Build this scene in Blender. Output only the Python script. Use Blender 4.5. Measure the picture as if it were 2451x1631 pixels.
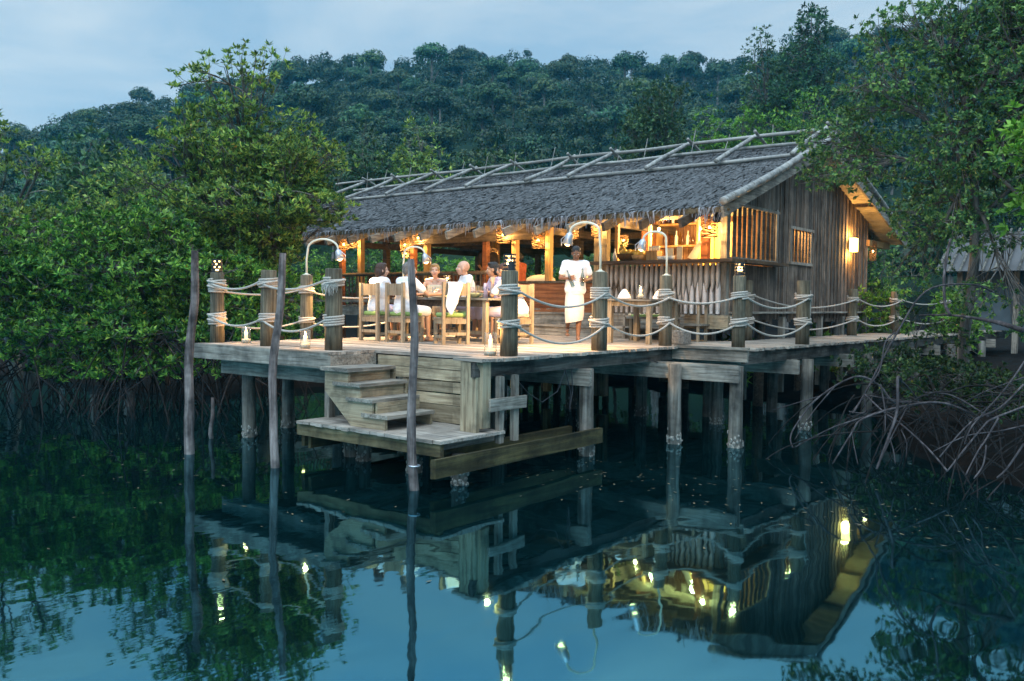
import bpy, bmesh, math, random
import numpy as np
from mathutils import Vector, Matrix, Euler
for o in list(bpy.data.objects): bpy.data.objects.remove(o)
S = bpy.context.scene
COL = S.collection
R = math.radians
# ---------------------------------------------------------------- camera
# world axes: x along the long side of the restaurant, y away from the creek, z up, water at z = 0
cam_d = bpy.data.cameras.new('camera'); cam = bpy.data.objects.new('camera', cam_d); COL.objects.link(cam)
cam_d.sensor_width = 36.0; cam_d.sensor_fit = 'HORIZONTAL'; cam_d.lens = 30.53
cam_d.clip_start = 0.1; cam_d.clip_end = 2000
def _cam():
    pitch, roll, th = 0.0436767, 0.0115617, -0.6730157
    f = Vector((0, math.cos(pitch), -math.sin(pitch))); r = Vector((1, 0, 0)); u = r.cross(f)
    c, s = math.cos(roll), math.sin(roll)
    r2 = c*r + s*u; u2 = -s*r + c*u
    rz = Matrix.Rotation(-th, 3, 'Z')
    r2, u2, f = rz @ r2, rz @ u2, rz @ f
    m = Matrix((r2, u2, -f)).transposed().to_4x4(); m.translation = (0, 0, 2.2)
    cam.matrix_world = m
_cam()
S.camera = cam
# ---------------------------------------------------------------- sky, sun, exposure
W = bpy.data.worlds.new('World'); S.world = W; W.use_nodes = True
nt = W.node_tree; nt.nodes.clear()
def wn(t, **k):
    n = nt.nodes.new(t)
    for a, b in k.items(): setattr(n, a, b)
    return n
SUN_EL, SUN_AZ = R(9), R(250)
sky = wn('ShaderNodeTexSky', sky_type='NISHITA', sun_disc=False, sun_elevation=SUN_EL, sun_rotation=SUN_AZ, air_density=1.3, dust_density=0.6, ozone_density=3.0)
tc = wn('ShaderNodeTexCoord'); mp = wn('ShaderNodeMapping'); mp.inputs['Scale'].default_value = (1.0, 1.0, 3.6)
mp.inputs['Rotation'].default_value = (0.15, 0.25, 0.4)
n1 = wn('ShaderNodeTexNoise'); n1.inputs['Scale'].default_value = 2.3; n1.inputs['Detail'].default_value = 6; n1.inputs['Roughness'].default_value = 0.55; n1.inputs['Distortion'].default_value = 0.5
rp = wn('ShaderNodeValToRGB'); rp.color_ramp.elements[0].position = 0.40; rp.color_ramp.elements[1].position = 0.63
rp.color_ramp.elements[0].color = (2.75, 4.2, 5.6, 1); rp.color_ramp.elements[1].color = (4.7, 5.65, 6.35, 1)
mx = wn('ShaderNodeMix', data_type='RGBA'); mx.inputs[0].default_value = 0.9
bg = wn('ShaderNodeBackground'); bg.inputs['Strength'].default_value = 0.088
wo = wn('ShaderNodeOutputWorld')
L = nt.links.new
L(tc.outputs['Generated'], mp.inputs['Vector']); L(mp.outputs[0], n1.inputs['Vector']); L(n1.outputs['Fac'], rp.inputs[0])
# an overcast sky is brightest overhead
sx = wn('ShaderNodeSeparateXYZ'); L(tc.outputs['Generated'], sx.inputs[0])
zr = wn('ShaderNodeMapRange'); zr.inputs[1].default_value = 0.34; zr.inputs[2].default_value = 0.95; zr.inputs[3].default_value = 1.0; zr.inputs[4].default_value = 3.3
zm = wn('ShaderNodeVectorMath', operation='SCALE'); L(sx.outputs[2], zr.inputs[0]); L(mx.outputs[2], zm.inputs[0]); L(zr.outputs[0], zm.inputs['Scale'])
L(sky.outputs[0], mx.inputs[6]); L(rp.outputs[0], mx.inputs[7]); L(zm.outputs[0], bg.inputs[0]); L(bg.outputs[0], wo.inputs[0])
sd = bpy.data.lights.new('sun', 'SUN'); sd.energy = 1.6; sd.angle = R(60); sd.color = (0.8, 0.92, 1.0)
so = bpy.data.objects.new('sun', sd); COL.objects.link(so)
so.rotation_euler = Euler((R(90) - R(48), 0, R(20)))      # soft light of the bright cloud behind the camera
S.view_settings.view_transform = 'Standard'; S.view_settings.look = 'None'; S.view_settings.gamma = 1; S.view_settings.use_curve_mapping = False
S.view_settings.exposure = 0.65
S.cycles.max_bounces = 8; S.cycles.transparent_max_bounces = 12; S.cycles.sample_clamp_indirect = 4.0
S.cycles.use_denoising = True
# ---------------------------------------------------------------- helpers
rng = random.Random(7)
def U(a, b): return rng.uniform(a, b)
def tag(o, label=None, cat=None, group=None, kind=None):
    if label: o['label'] = label
    if cat: o['category'] = cat
    if group: o['group'] = group
    if kind: o['kind'] = kind
    return o
def thing(name, label, cat, loc=(0, 0, 0), rz=0, group=None):
    o = bpy.data.objects.new(name, None); COL.objects.link(o); o.empty_display_size = 0.1
    o.location = loc; o.rotation_euler = (0, 0, rz)
    return tag(o, label, cat, group)
def root_loc(p):
    while p.parent: p = p.parent
    return Vector(p.location)
def kids(o): return [c for c in bpy.data.objects if c.parent == o]
def copy_tree(o, parent=None):
    c = o.copy(); COL.objects.link(c)
    if parent: c.parent = parent
    for ch in kids(o): copy_tree(ch, c)
    return c
def frame(d, up=(0, 0, 1)):
    d = Vector(d).normalized(); up = Vector(up)
    s = d.cross(up)
    if s.length < 1e-4: s = d.cross(Vector((1, 0, 0)))
    s.normalize(); u = s.cross(d)
    return d, s, u
class MB:
    def __init__(self): self.v = []; self.f = []
    def raw(self, vs, fs):
        b = len(self.v); self.v += [tuple(x) for x in vs]; self.f += [tuple(i + b for i in f) for f in fs]; return self
    def box(self, x0, x1, y0, y1, z0, z1, j=0):
        vs = [(x + U(-j, j), y + U(-j, j), z + U(-j, j)) for z in (z0, z1) for y in (y0, y1) for x in (x0, x1)]
        return self.raw(vs, [(0, 2, 3, 1), (4, 5, 7, 6), (0, 1, 5, 4), (2, 6, 7, 3), (0, 4, 6, 2), (1, 3, 7, 5)])
    def bar(self, a, b, w, t, up=(0, 0, 1), taper=1.0):        # box from a to b, w wide sideways, t thick along up
        a, b = Vector(a), Vector(b); d, s, u = frame(b - a, up)
        vs = []
        for p, k in ((a, 1), (b, taper)):
            for q in (-1, 1):
                for e in (-1, 1): vs.append(p + s*(e*w/2*k) + u*(q*t/2*k))
        return self.raw(vs, [(0, 2, 3, 1), (4, 5, 7, 6), (0, 1, 5, 4), (2, 6, 7, 3), (0, 4, 6, 2), (1, 3, 7, 5)])
    def tube(self, pts, r, n=8, cap=True):
        pts = [Vector(p) for p in pts]; m = len(pts)
        rs = r if isinstance(r, (list, tuple)) else [r]*m
        b = len(self.v); up = None
        for i, p in enumerate(pts):
            d = (pts[min(i+1, m-1)] - pts[max(i-1, 0)]).normalized()
            if up is None:
                _, s, up = frame(d)
            s = d.cross(up)
            if s.length < 1e-5: _, s, _ = frame(d)
            s.normalize(); up = s.cross(d)
            for k in range(n):
                a = 2*math.pi*k/n
                self.v.append(tuple(p + s*(math.cos(a)*rs[i]) + up*(math.sin(a)*rs[i])))
        for i in range(m-1):
            for k in range(n):
                k2 = (k+1) % n
                self.f.append((b+i*n+k, b+i*n+k2, b+(i+1)*n+k2, b+(i+1)*n+k))
        if cap:
            self.f.append(tuple(b+k for k in range(n))[::-1]); self.f.append(tuple(b+(m-1)*n+k for k in range(n)))
        return self
    def lathe(self, prof, c=(0, 0, 0), n=20, cap=True, M=None):
        b = len(self.v); c = Vector(c)
        for r, z in prof:
            for k in range(n):
                a = 2*math.pi*k/n; p = Vector((r*math.cos(a), r*math.sin(a), z))
                self.v.append(tuple(c + (M @ p if M else p)))
        for i in range(len(prof)-1):
            for k in range(n):
                k2 = (k+1) % n
                self.f.append((b+i*n+k, b+i*n+k2, b+(i+1)*n+k2, b+(i+1)*n+k))
        if cap:
            self.f.append(tuple(b+k for k in range(n))[::-1]); q = b+(len(prof)-1)*n
            self.f.append(tuple(q+k for k in range(n)))
        return self
    def ball(self, c, r, n=10, M=None):
        r = r if isinstance(r, (tuple, list)) else (r, r, r); c = Vector(c); b = len(self.v); m = max(4, n//2+1)
        for i in range(1, m):
            t = math.pi*i/m
            for k in range(n):
                a = 2*math.pi*k/n
                p = Vector((r[0]*math.sin(t)*math.cos(a), r[1]*math.sin(t)*math.sin(a), r[2]*math.cos(t)))
                self.v.append(tuple(c + (M @ p if M else p)))
        for q in (1, -1):
            p = Vector((0, 0, q*r[2])); self.v.append(tuple(c + (M @ p if M else p)))
        T = b+(m-1)*n
        for i in range(m-2):
            for k in range(n):
                k2 = (k+1) % n; self.f.append((b+i*n+k, b+(i+1)*n+k, b+(i+1)*n+k2, b+i*n+k2))
        for k in range(n):
            k2 = (k+1) % n; self.f.append((T, b+k, b+k2)); q = b+(m-2)*n; self.f.append((T+1, q+k2, q+k))
        return self
    def build(self, name, mat, parent=None, smooth=False, local=False, kind=None):
        off = Vector((0, 0, 0)) if (local or not parent) else root_loc(parent)
        me = bpy.data.meshes.new(name)
        me.from_pydata([tuple(Vector(p) - off) for p in self.v], [], self.f); me.update()
        if smooth: me.shade_smooth()
        o = bpy.data.objects.new(name, me); COL.objects.link(o); me.materials.append(mat)
        if parent: o.parent = parent
        if kind: o['kind'] = kind
        return o
def np_mesh(name, V, F, mat, parent=None, smooth=False):
    """V (n,3) floats, F (m,k) ints"""
    me = bpy.data.meshes.new(name); V = np.asarray(V, np.float32); F = np.asarray(F, np.int32)
    if parent: V = V - np.array(root_loc(parent), np.float32)
    m, k = F.shape
    me.vertices.add(len(V)); me.vertices.foreach_set('co', V.ravel())
    me.loops.add(m*k); me.loops.foreach_set('vertex_index', F.ravel())
    me.polygons.add(m); me.polygons.foreach_set('loop_start', np.arange(0, m*k, k, dtype=np.int32))
    me.update(calc_edges=True); me.validate()
    if smooth: me.shade_smooth()
    o = bpy.data.objects.new(name, me); COL.objects.link(o); me.materials.append(mat)
    if parent: o.parent = parent
    return o
# ---------------------------------------------------------------- materials
def new_mat(name):
    m = bpy.data.materials.new(name); m.use_nodes = True
    return m, m.node_tree, m.node_tree.nodes['Principled BSDF']
def node(t, ty, **k):
    n = t.nodes.new(ty)
    for a, b in k.items(): setattr(n, a, b)
    return n
def ramp(t, stops):
    r = node(t, 'ShaderNodeValToRGB'); e = r.color_ramp.elements
    e[0].position, e[0].color = stops[0][0], (*stops[0][1], 1)
    e[1].position, e[1].color = stops[-1][0], (*stops[-1][1], 1)
    for p, c in stops[1:-1]:
        q = e.new(p); q.color = (*c, 1)
    return r
def wood(name, dark, mid, light, axis='x', grain=26.0, rough=0.8, bump=0.4, isl=0.45, stain=0.5):
    """weathered timber: grain stretched along one axis, a tone of its own for each board, dark stains, knots"""
    m, t, b = new_mat(name); l = t.links.new
    tc = node(t, 'ShaderNodeTexCoord'); mp = node(t, 'ShaderNodeMapping')
    sc = {'x': (0.06, 1, 1), 'y': (1, 0.06, 1), 'z': (1, 1, 0.06)}[axis]
    mp.inputs['Scale'].default_value = [q*grain for q in sc]
    l(tc.outputs['Object'], mp.inputs['Vector'])
    n = node(t, 'ShaderNodeTexNoise'); n.inputs['Scale'].default_value = 1.0; n.inputs['Detail'].default_value = 6; n.inputs['Roughness'].default_value = 0.65; n.inputs['Distortion'].default_value = 0.6
    l(mp.outputs[0], n.inputs['Vector'])
    r = ramp(t, [(0.28, dark), (0.5, mid), (0.75, light)]); l(n.outputs['Fac'], r.inputs[0])
    n2 = node(t, 'ShaderNodeTexNoise'); n2.inputs['Scale'].default_value = 1.7; n2.inputs['Detail'].default_value = 4; n2.inputs['Roughness'].default_value = 0.7
    l(tc.outputs['Object'], n2.inputs['Vector'])
    r2 = ramp(t, [(0.36, (1-stain,)*3), (0.58, (1.08, 1.06, 1.02))]); l(n2.outputs['Fac'], r2.inputs[0])
    g = node(t, 'ShaderNodeNewGeometry'); mr = node(t, 'ShaderNodeMapRange'); mr.inputs[3].default_value = 1-isl; mr.inputs[4].default_value = 1+isl*0.7
    l(g.outputs['Random Per Island'], mr.inputs[0])
    m1 = node(t, 'ShaderNodeMix', data_type='RGBA', blend_type='MULTIPLY'); m1.inputs[0].default_value = 1
    l(r.outputs[0], m1.inputs[6]); l(r2.outputs[0], m1.inputs[7])
    m2 = node(t, 'ShaderNodeVectorMath', operation='SCALE'); l(m1.outputs[2], m2.inputs[0]); l(mr.outputs[0], m2.inputs['Scale'])
    l(m2.outputs[0], b.inputs['Base Color']); b.inputs['Roughness'].default_value = rough; b.inputs['Specular IOR Level'].default_value = 0.25
    bp = node(t, 'ShaderNodeBump'); bp.inputs['Strength'].default_value = bump; bp.inputs['Distance'].default_value = 0.02
    l(n.outputs['Fac'], bp.inputs['Height']); l(bp.outputs[0], b.inputs['Normal'])
    return m
def plain(name, col, rough=0.6, metal=0.0, var=0.25, scale=12.0, bump=0.0):
    m, t, b = new_mat(name); l = t.links.new
    tc = node(t, 'ShaderNodeTexCoord'); n = node(t, 'ShaderNodeTexNoise'); n.inputs['Scale'].default_value = scale; n.inputs['Detail'].default_value = 5
    l(tc.outputs['Object'], n.inputs['Vector'])
    c = Vector(col); r = ramp(t, [(0.3, tuple(c*(1-var))), (0.7, tuple(c*(1+var*0.6)))]); l(n.outputs['Fac'], r.inputs[0])
    l(r.outputs[0], b.inputs['Base Color']); b.inputs['Roughness'].default_value = rough; b.inputs['Metallic'].default_value = metal
    if bump:
        bp = node(t, 'ShaderNodeBump'); bp.inputs['Strength'].default_value = bump; bp.inputs['Distance'].default_value = 0.02
        l(n.outputs['Fac'], bp.inputs['Height']); l(bp.outputs[0], b.inputs['Normal'])
    return m
def glow(name, col, s):
    m, t, b = new_mat(name)
    b.inputs['Base Color'].default_value = (*col, 1); b.inputs['Emission Color'].default_value = (*col, 1); b.inputs['Emission Strength'].default_value = s
    return m
def glassy(name, tint=(1, 1, 1)):
    m, t, b = new_mat(name); l = t.links.new
    tr = node(t, 'ShaderNodeBsdfTransparent'); tr.inputs[0].default_value = (*tint, 1)
    gl = node(t, 'ShaderNodeBsdfGlossy'); gl.inputs['Roughness'].default_value = 0.05
    lw = node(t, 'ShaderNodeLayerWeight'); lw.inputs[0].default_value = 0.5
    pw = node(t, 'ShaderNodeMath', operation='POWER'); pw.inputs[1].default_value = 3.0; l(lw.outputs['Facing'], pw.inputs[0])
    fr = node(t, 'ShaderNodeMapRange'); fr.inputs[3].default_value = 0.035; fr.inputs[4].default_value = 0.55; l(pw.outputs[0], fr.inputs[0])
    mx = node(t, 'ShaderNodeMixShader'); l(fr.outputs[0], mx.inputs[0]); l(tr.outputs[0], mx.inputs[1]); l(gl.outputs[0], mx.inputs[2])
    l(mx.outputs[0], t.nodes['Material Output'].inputs['Surface'])
    return m
def leafmat(name, a, b_, c, yellow=0.03, trans=0.35, rough=0.45, objvar=0.0):
    m, t, b = new_mat(name); l = t.links.new
    g = node(t, 'ShaderNodeNewGeometry')
    r = ramp(t, [(0.0, a), (0.45, b_), (0.93-yellow, c), (1.0-yellow, (c[0]*1.3, c[1]*1.15, c[2])), (1.0, (0.30, 0.17, 0.03))] if yellow else [(0.0, a), (0.5, b_), (1.0, c)])
    l(g.outputs['Random Per Island'], r.inputs[0])
    src = r.outputs[0]
    tc = node(t, 'ShaderNodeTexCoord'); n = node(t, 'ShaderNodeTexNoise'); n.inputs['Scale'].default_value = 1.3; n.inputs['Detail'].default_value = 4
    l(tc.outputs['Object'], n.inputs['Vector'])
    mr = node(t, 'ShaderNodeMapRange'); mr.inputs[1].default_value = 0.3; mr.inputs[2].default_value = 0.7; mr.inputs[3].default_value = 0.45; mr.inputs[4].default_value = 1.5
    l(n.outputs['Fac'], mr.inputs[0])
    sc = node(t, 'ShaderNodeVectorMath', operation='SCALE'); l(src, sc.inputs[0]); l(mr.outputs[0], sc.inputs['Scale']); src = sc.outputs[0]
    if objvar:
        oi = node(t, 'ShaderNodeObjectInfo'); hs = node(t, 'ShaderNodeHueSaturation')
        m1 = node(t, 'ShaderNodeMapRange'); m1.inputs[3].default_value = 0.5-objvar*0.10; m1.inputs[4].default_value = 0.5+objvar*0.06
        wn_ = node(t, 'ShaderNodeTexWhiteNoise', noise_dimensions='1D'); l(oi.outputs['Random'], wn_.inputs['W'])
        m2 = node(t, 'ShaderNodeMapRange'); m2.inputs[3].default_value = 1-objvar*0.55; m2.inputs[4].default_value = 1+objvar*0.6
        l(oi.outputs['Random'], m1.inputs[0]); l(wn_.outputs['Value'], m2.inputs[0])
        l(m1.outputs[0], hs.inputs['Hue']); l(m2.outputs[0], hs.inputs['Value']); l(src, hs.inputs['Color']); src = hs.outputs[0]
    l(src, b.inputs['Base Color']); b.inputs['Roughness'].default_value = rough; b.inputs['Specular IOR Level'].default_value = 0.3
    tr = node(t, 'ShaderNodeBsdfTranslucent'); l(src, tr.inputs[0])
    mx = node(t, 'ShaderNodeMixShader'); mx.inputs[0].default_value = trans
    l(b.outputs[0], mx.inputs[1]); l(tr.outputs[0], mx.inputs[2]); l(mx.outputs[0], t.nodes['Material Output'].inputs['Surface'])
    return m
GREY = ((0.07, 0.06, 0.05), (0.25, 0.228, 0.195), (0.43, 0.40, 0.355))
TAN = ((0.13, 0.10, 0.065), (0.34, 0.28, 0.19), (0.48, 0.42, 0.31))
WX, WY, WZ = [wood('grey_wood_'+a, *GREY, axis=a) for a in 'xyz']
TX, TY, TZ = [wood('tan_wood_'+a, *TAN, axis=a) for a in 'xyz']
DECKM = wood('deck_boards', (0.12, 0.095, 0.078), (0.335, 0.295, 0.255), (0.52, 0.475, 0.425), axis='x', grain=22, isl=0.3, stain=0.3)
MOSS_X = wood('mossy_beam', (0.012, 0.011, 0.006), (0.06, 0.05, 0.022), (0.15, 0.125, 0.05), axis='y', grain=9, bump=0.8, stain=0.65)
MOSS_L = wood('mossy_fascia', (0.03, 0.024, 0.012), (0.16, 0.13, 0.07), (0.33, 0.28, 0.17), axis='x', grain=9, bump=0.8, stain=0.6)
WALLM = wood('gable_boards', (0.038, 0.027, 0.020), (0.165, 0.124, 0.097), (0.34, 0.285, 0.245), axis='z', grain=30, isl=0.5, stain=0.45)
JOISTM = wood('dark_joist', (0.012, 0.011, 0.010), (0.085, 0.08, 0.072), (0.20, 0.195, 0.18), axis='y', grain=14, stain=0.8)  # darker grey timber with heavy random blotches
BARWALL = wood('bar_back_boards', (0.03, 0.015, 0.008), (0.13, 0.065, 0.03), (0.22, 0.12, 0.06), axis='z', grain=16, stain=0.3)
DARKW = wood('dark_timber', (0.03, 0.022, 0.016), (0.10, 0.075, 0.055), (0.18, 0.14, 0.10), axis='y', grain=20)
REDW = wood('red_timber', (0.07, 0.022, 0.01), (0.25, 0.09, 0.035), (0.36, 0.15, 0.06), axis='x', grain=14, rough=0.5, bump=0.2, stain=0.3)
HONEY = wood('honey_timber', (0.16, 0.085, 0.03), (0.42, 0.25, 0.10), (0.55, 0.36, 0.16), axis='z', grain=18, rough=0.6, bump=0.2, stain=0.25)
CHAIRW = wood('chair_timber', (0.10, 0.075, 0.05), (0.29, 0.235, 0.165), (0.43, 0.37, 0.285), axis='z', grain=22, rough=0.6, bump=0.2, isl=0.2, stain=0.3)
SLABW = wood('counter_slab', (0.035, 0.02, 0.012), (0.12, 0.07, 0.04), (0.2, 0.13, 0.08), axis='x', grain=12, rough=0.45, bump=0.3)
LOGM = wood('post_log', (0.032, 0.029, 0.02), (0.125, 0.108, 0.076), (0.235, 0.21, 0.155), axis='z', grain=30, bump=0.6, isl=0.0, stain=0.35)
PILEM = wood('pile_log', (0.035, 0.032, 0.027), (0.14, 0.132, 0.115), (0.29, 0.275, 0.25), axis='z', grain=14, bump=0.7, isl=0.3, stain=0.6)
POLEM = wood('mooring_pole', (0.05, 0.037, 0.037), (0.19, 0.155, 0.15), (0.40, 0.36, 0.345), axis='z', grain=16, bump=1.0, isl=0.0, stain=0.8)
BAMBOO = wood('grey_bamboo', (0.10, 0.098, 0.09), (0.29, 0.285, 0.27), (0.45, 0.445, 0.43), axis='x', grain=10, rough=0.5, bump=0.15, isl=0.25, stain=0.35)
SLATW = wood('paddle_wood', (0.18, 0.145, 0.125), (0.44, 0.38, 0.335), (0.6, 0.54, 0.5), axis='z', grain=16, bump=0.2, isl=0.3, stain=0.3)
PALEW = wood('pale_paddle', (0.4, 0.35, 0.33), (0.62, 0.56, 0.535), (0.74, 0.69, 0.67), axis='z', grain=16, bump=0.2, isl=0.15, stain=0.25)
ROPEM = plain('rope_fibre', (0.52, 0.47, 0.41), 0.9, var=0.35, scale=90, bump=0.8)
STONE = plain('rough_stone', (0.2, 0.19, 0.17), 0.9, var=0.5, scale=30, bump=1.0)
BARNACLE = plain('barnacle_crust', (0.28, 0.27, 0.24), 0.9, var=0.85, scale=28, bump=1.0)
CREAM = plain('cream_paint', (0.66, 0.64, 0.52), 0.4, var=0.12)
STEEL = plain('brushed_metal', (0.55, 0.57, 0.62), 0.35, metal=0.7, var=0.15)
BLACKM = plain('black_tin', (0.018, 0.018, 0.022), 0.5, var=0.3)
GREENC = plain('green_cushion', (0.22, 0.33, 0.10), 0.9, var=0.2, scale=40)
IVORYC = plain('ivory_cushion', (0.66, 0.57, 0.40), 0.9, var=0.12, scale=30)
WHITEC = plain('white_cotton', (0.80, 0.79, 0.80), 0.9, var=0.06, scale=25, bump=0.25)
SAND = plain('candle_sand', (0.55, 0.50, 0.42), 0.95, var=0.3, scale=200)
WAX = glow('candle_wax', (0.95, 0.75, 0.5), 0.5)
FLAME = glow('flame', (1.0, 0.5, 0.14), 45)
BULB = glow('bulb', (1.0, 0.6, 0.22), 9)
SPARK = glow('lantern_hole', (1.0, 0.66, 0.2), 7)
GLASS = glassy('clear_glass', (0.97, 0.98, 0.97)); BOTTLEG = glassy('bottle_glass', (0.74, 0.79, 0.78))
WICKER = plain('woven_cane', (0.10, 0.05, 0.014), 0.7, var=0.4, scale=40)
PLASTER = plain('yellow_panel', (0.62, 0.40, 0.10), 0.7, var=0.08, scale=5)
SLATEBLUE = plain('hut_wall', (0.075, 0.105, 0.125), 0.8, var=0.3, scale=3)
WARM = (1.0, 0.58, 0.2)
def lamp(name, loc, power, col=WARM, size=0.05, parent=None, spot=None, aim=(0, 0, -1), local=False):
    d = bpy.data.lights.new(name, 'SPOT' if spot else 'POINT'); d.energy = power*3.2; d.color = col; d.shadow_soft_size = size
    if spot: d.spot_size = R(spot); d.spot_blend = 0.6
    o = bpy.data.objects.new(name, d); COL.objects.link(o)
    o.rotation_euler = Vector(aim).to_track_quat('-Z', 'Y').to_euler()
    if parent:
        o.parent = parent; o.location = Vector(loc) - (Vector((0, 0, 0)) if local else root_loc(parent))
    else: o.location = loc
    return o
# ================================================================ water and land
def make_water():
    m, t, b = new_mat('creek_water'); l = t.links.new
    b.inputs['Base Color'].default_value = (0.0008, 0.0055, 0.006, 1); b.inputs['Roughness'].default_value = 0.03; b.inputs['IOR'].default_value = 3.9; b.inputs['Specular Tint'].default_value = (0.26, 0.80, 1.0, 1)
    tc = node(t, 'ShaderNodeTexCoord'); mp = node(t, 'ShaderNodeMapping'); mp.inputs['Rotation'].default_value = (0, 0, R(-38)); mp.inputs['Scale'].default_value = (1.0, 0.55, 1)
    l(tc.outputs['Object'], mp.inputs['Vector'])
    n = node(t, 'ShaderNodeTexNoise'); n.inputs['Scale'].default_value = 1.1; n.inputs['Detail'].default_value = 2.0; n.inputs['Distortion'].default_value = 0.4
    n2 = node(t, 'ShaderNodeTexNoise'); n2.inputs['Scale'].default_value = 6.5; n2.inputs['Detail'].default_value = 2.0
    n3 = node(t, 'ShaderNodeTexNoise'); n3.inputs['Scale'].default_value = 0.16
    l(mp.outputs[0], n.inputs['Vector']); l(mp.outputs[0], n2.inputs['Vector']); l(tc.outputs['Object'], n3.inputs['Vector'])
    mr = node(t, 'ShaderNodeMapRange'); mr.inputs[1].default_value = 0.42; mr.inputs[2].default_value = 0.68; mr.inputs[3].default_value = 0.01; mr.inputs[4].default_value = 0.13
    l(n3.outputs['Fac'], mr.inputs[0])
    ma = node(t, 'ShaderNodeMath', operation='MULTIPLY'); l(n2.outputs['Fac'], ma.inputs[0]); l(mr.outputs[0], ma.inputs[1])
    ad = node(t, 'ShaderNodeMath', operation='ADD'); l(n.outputs['Fac'], ad.inputs[0]); l(ma.outputs[0], ad.inputs[1])
    bp = node(t, 'ShaderNodeBump'); bp.inputs['Strength'].default_value = 1.0; bp.inputs['Distance'].default_value = 0.0075
    l(ad.outputs[0], bp.inputs['Height']); l(bp.outputs[0], b.inputs['Normal'])
    w = MB().raw([(-70, -45, 0), (45, -45, 0), (45, 45, 0), (-70, 45, 0)], [(0, 1, 2, 3)]).build('water', m)
    w['kind'] = 'structure'
make_water()
CAMF = math.atan2(0.78195, -0.62335)                 # heading of the view, measured in plan
def lerp(tab, x):
    if x <= tab[0][0]: return tab[0][1]
    for (a, p), (b, q) in zip(tab, tab[1:]):
        if x <= b: return p + (q-p)*(x-a)/(b-a)
    return tab[-1][1]
# shoreline distance by bearing (degrees right of the view axis), and hilltop height by bearing
SHORE = [(-180, 38), (-90, 38), (-50, 33), (-33, 29), (-29, 27), (-24, 21.5), (-19, 20.2), (-12, 22), (-4, 24.5), (8, 24), (16, 21.5), (22, 19.5), (25, 13.5), (28, 12.2), (31, 11.6), (40, 12), (55, 16), (80, 38), (180, 38)]
HILL = [(-60, 26.3), (-33, 31.3), (-30.5, 32.3), (-27.6, 34.3), (-25, 40.3), (-22.5, 42.3), (-15, 49.3), (-13.5, 52.3), (-10, 54.3), (-8, 53.3), (-5, 55.8), (-1.5, 58.3), (2, 56.8), (4, 56.8), (6.5, 54.8), (8.6, 55.3), (11, 53.3), (13, 52.8), (15.2, 55.3), (16.2, 56.3), (20, 58.3), (24, 58.3), (30, 66.3), (60, 66.3)]
def ss(x): x = min(1, max(0, x)); return x*x*(3-2*x)
from mathutils import noise as mn
def ground_z(x, y):
    r = math.hypot(x, y); az = math.degrees((CAMF - math.atan2(y, x) + math.pi) % (2*math.pi) - math.pi)
    rs = lerp(SHORE, az)
    z = -1.0 + 1.28*ss((r - rs + 1.6)/3.2) + 0.5*ss((r-rs-3)/12) + 0.08*mn.noise((x*0.6, y*0.6, 0))
    if r > 52:
        H = lerp(HILL, az) if abs(az) < 70 else 15
        k = min(1.0, (r-52)/158); z += (H-1)*(k**1.12)
        if r > 210: z -= (r-210)*0.12
        z += 2.5*mn.noise((x*0.03, y*0.03, 5))*k
    return z
def make_ground():
    V = []; F = []
    rs = [0.5, 5, 8] + [9+0.7*i for i in range(30)] + [31+1.5*i for i in range(16)] + [56+4*i for i in range(42)] + [240, 270, 330, 420]
    azs = [-180+6*i for i in range(22)] + [-48+1.0*i for i in range(97)] + [54+6*i for i in range(21)]
    for r in rs:
        for a in azs:
            t = CAMF - math.radians(a); x, y = r*math.cos(t), r*math.sin(t); V.append((x, y, ground_z(x, y)))
    n = len(azs)
    for i in range(len(rs)-1):
        for k in range(n):
            k2 = (k+1) % n; F.append((i*n+k, i*n+k2, (i+1)*n+k2, (i+1)*n+k))
    m, t, b = new_mat('forest_floor'); l = t.links.new
    tc = node(t, 'ShaderNodeTexCoord'); nn = node(t, 'ShaderNodeTexNoise'); nn.inputs['Scale'].default_value = 3.0; nn.inputs['Detail'].default_value = 8; nn.inputs['Roughness'].default_value = 0.7
    l(tc.outputs['Object'], nn.inputs['Vector'])
    r = ramp(t, [(0.3, (0.003, 0.0026, 0.0022)), (0.58, (0.008, 0.0065, 0.0055)), (0.7, (0.022, 0.012, 0.007)), (0.82, (0.016, 0.012, 0.010))]); l(nn.outputs['Fac'], r.inputs[0])
    # low green growth covers the ground once it climbs above the mud
    sx = node(t, 'ShaderNodeSeparateXYZ'); l(tc.outputs['Object'], sx.inputs[0]); hm = node(t, 'ShaderNodeMapRange'); hm.inputs[1].default_value = 1.2; hm.inputs[2].default_value = 4.0; l(sx.outputs[2], hm.inputs[0])
    gr = ramp(t, [(0.35, (0.006, 0.016, 0.009)), (0.65, (0.02, 0.045, 0.02))]); l(nn.outputs['Fac'], gr.inputs[0])
    gm = node(t, 'ShaderNodeMix', data_type='RGBA'); l(hm.outputs[0], gm.inputs[0]); l(r.outputs[0], gm.inputs[6]); l(gr.outputs[0], gm.inputs[7])
    l(gm.outputs[2], b.inputs['Base Color']); b.inputs['Roughness'].default_value = 0.9; b.inputs['Specular IOR Level'].default_value = 0.08
    bp = node(t, 'ShaderNodeBump'); bp.inputs['Distance'].default_value = 0.1; l(nn.outputs['Fac'], bp.inputs['Height']); l(bp.outputs[0], b.inputs['Normal'])
    g = MB(); g.v = V; g.f = [f[::-1] for f in F]
    o = g.build('ground', m, smooth=True); o['kind'] = 'structure'
make_ground()
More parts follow.
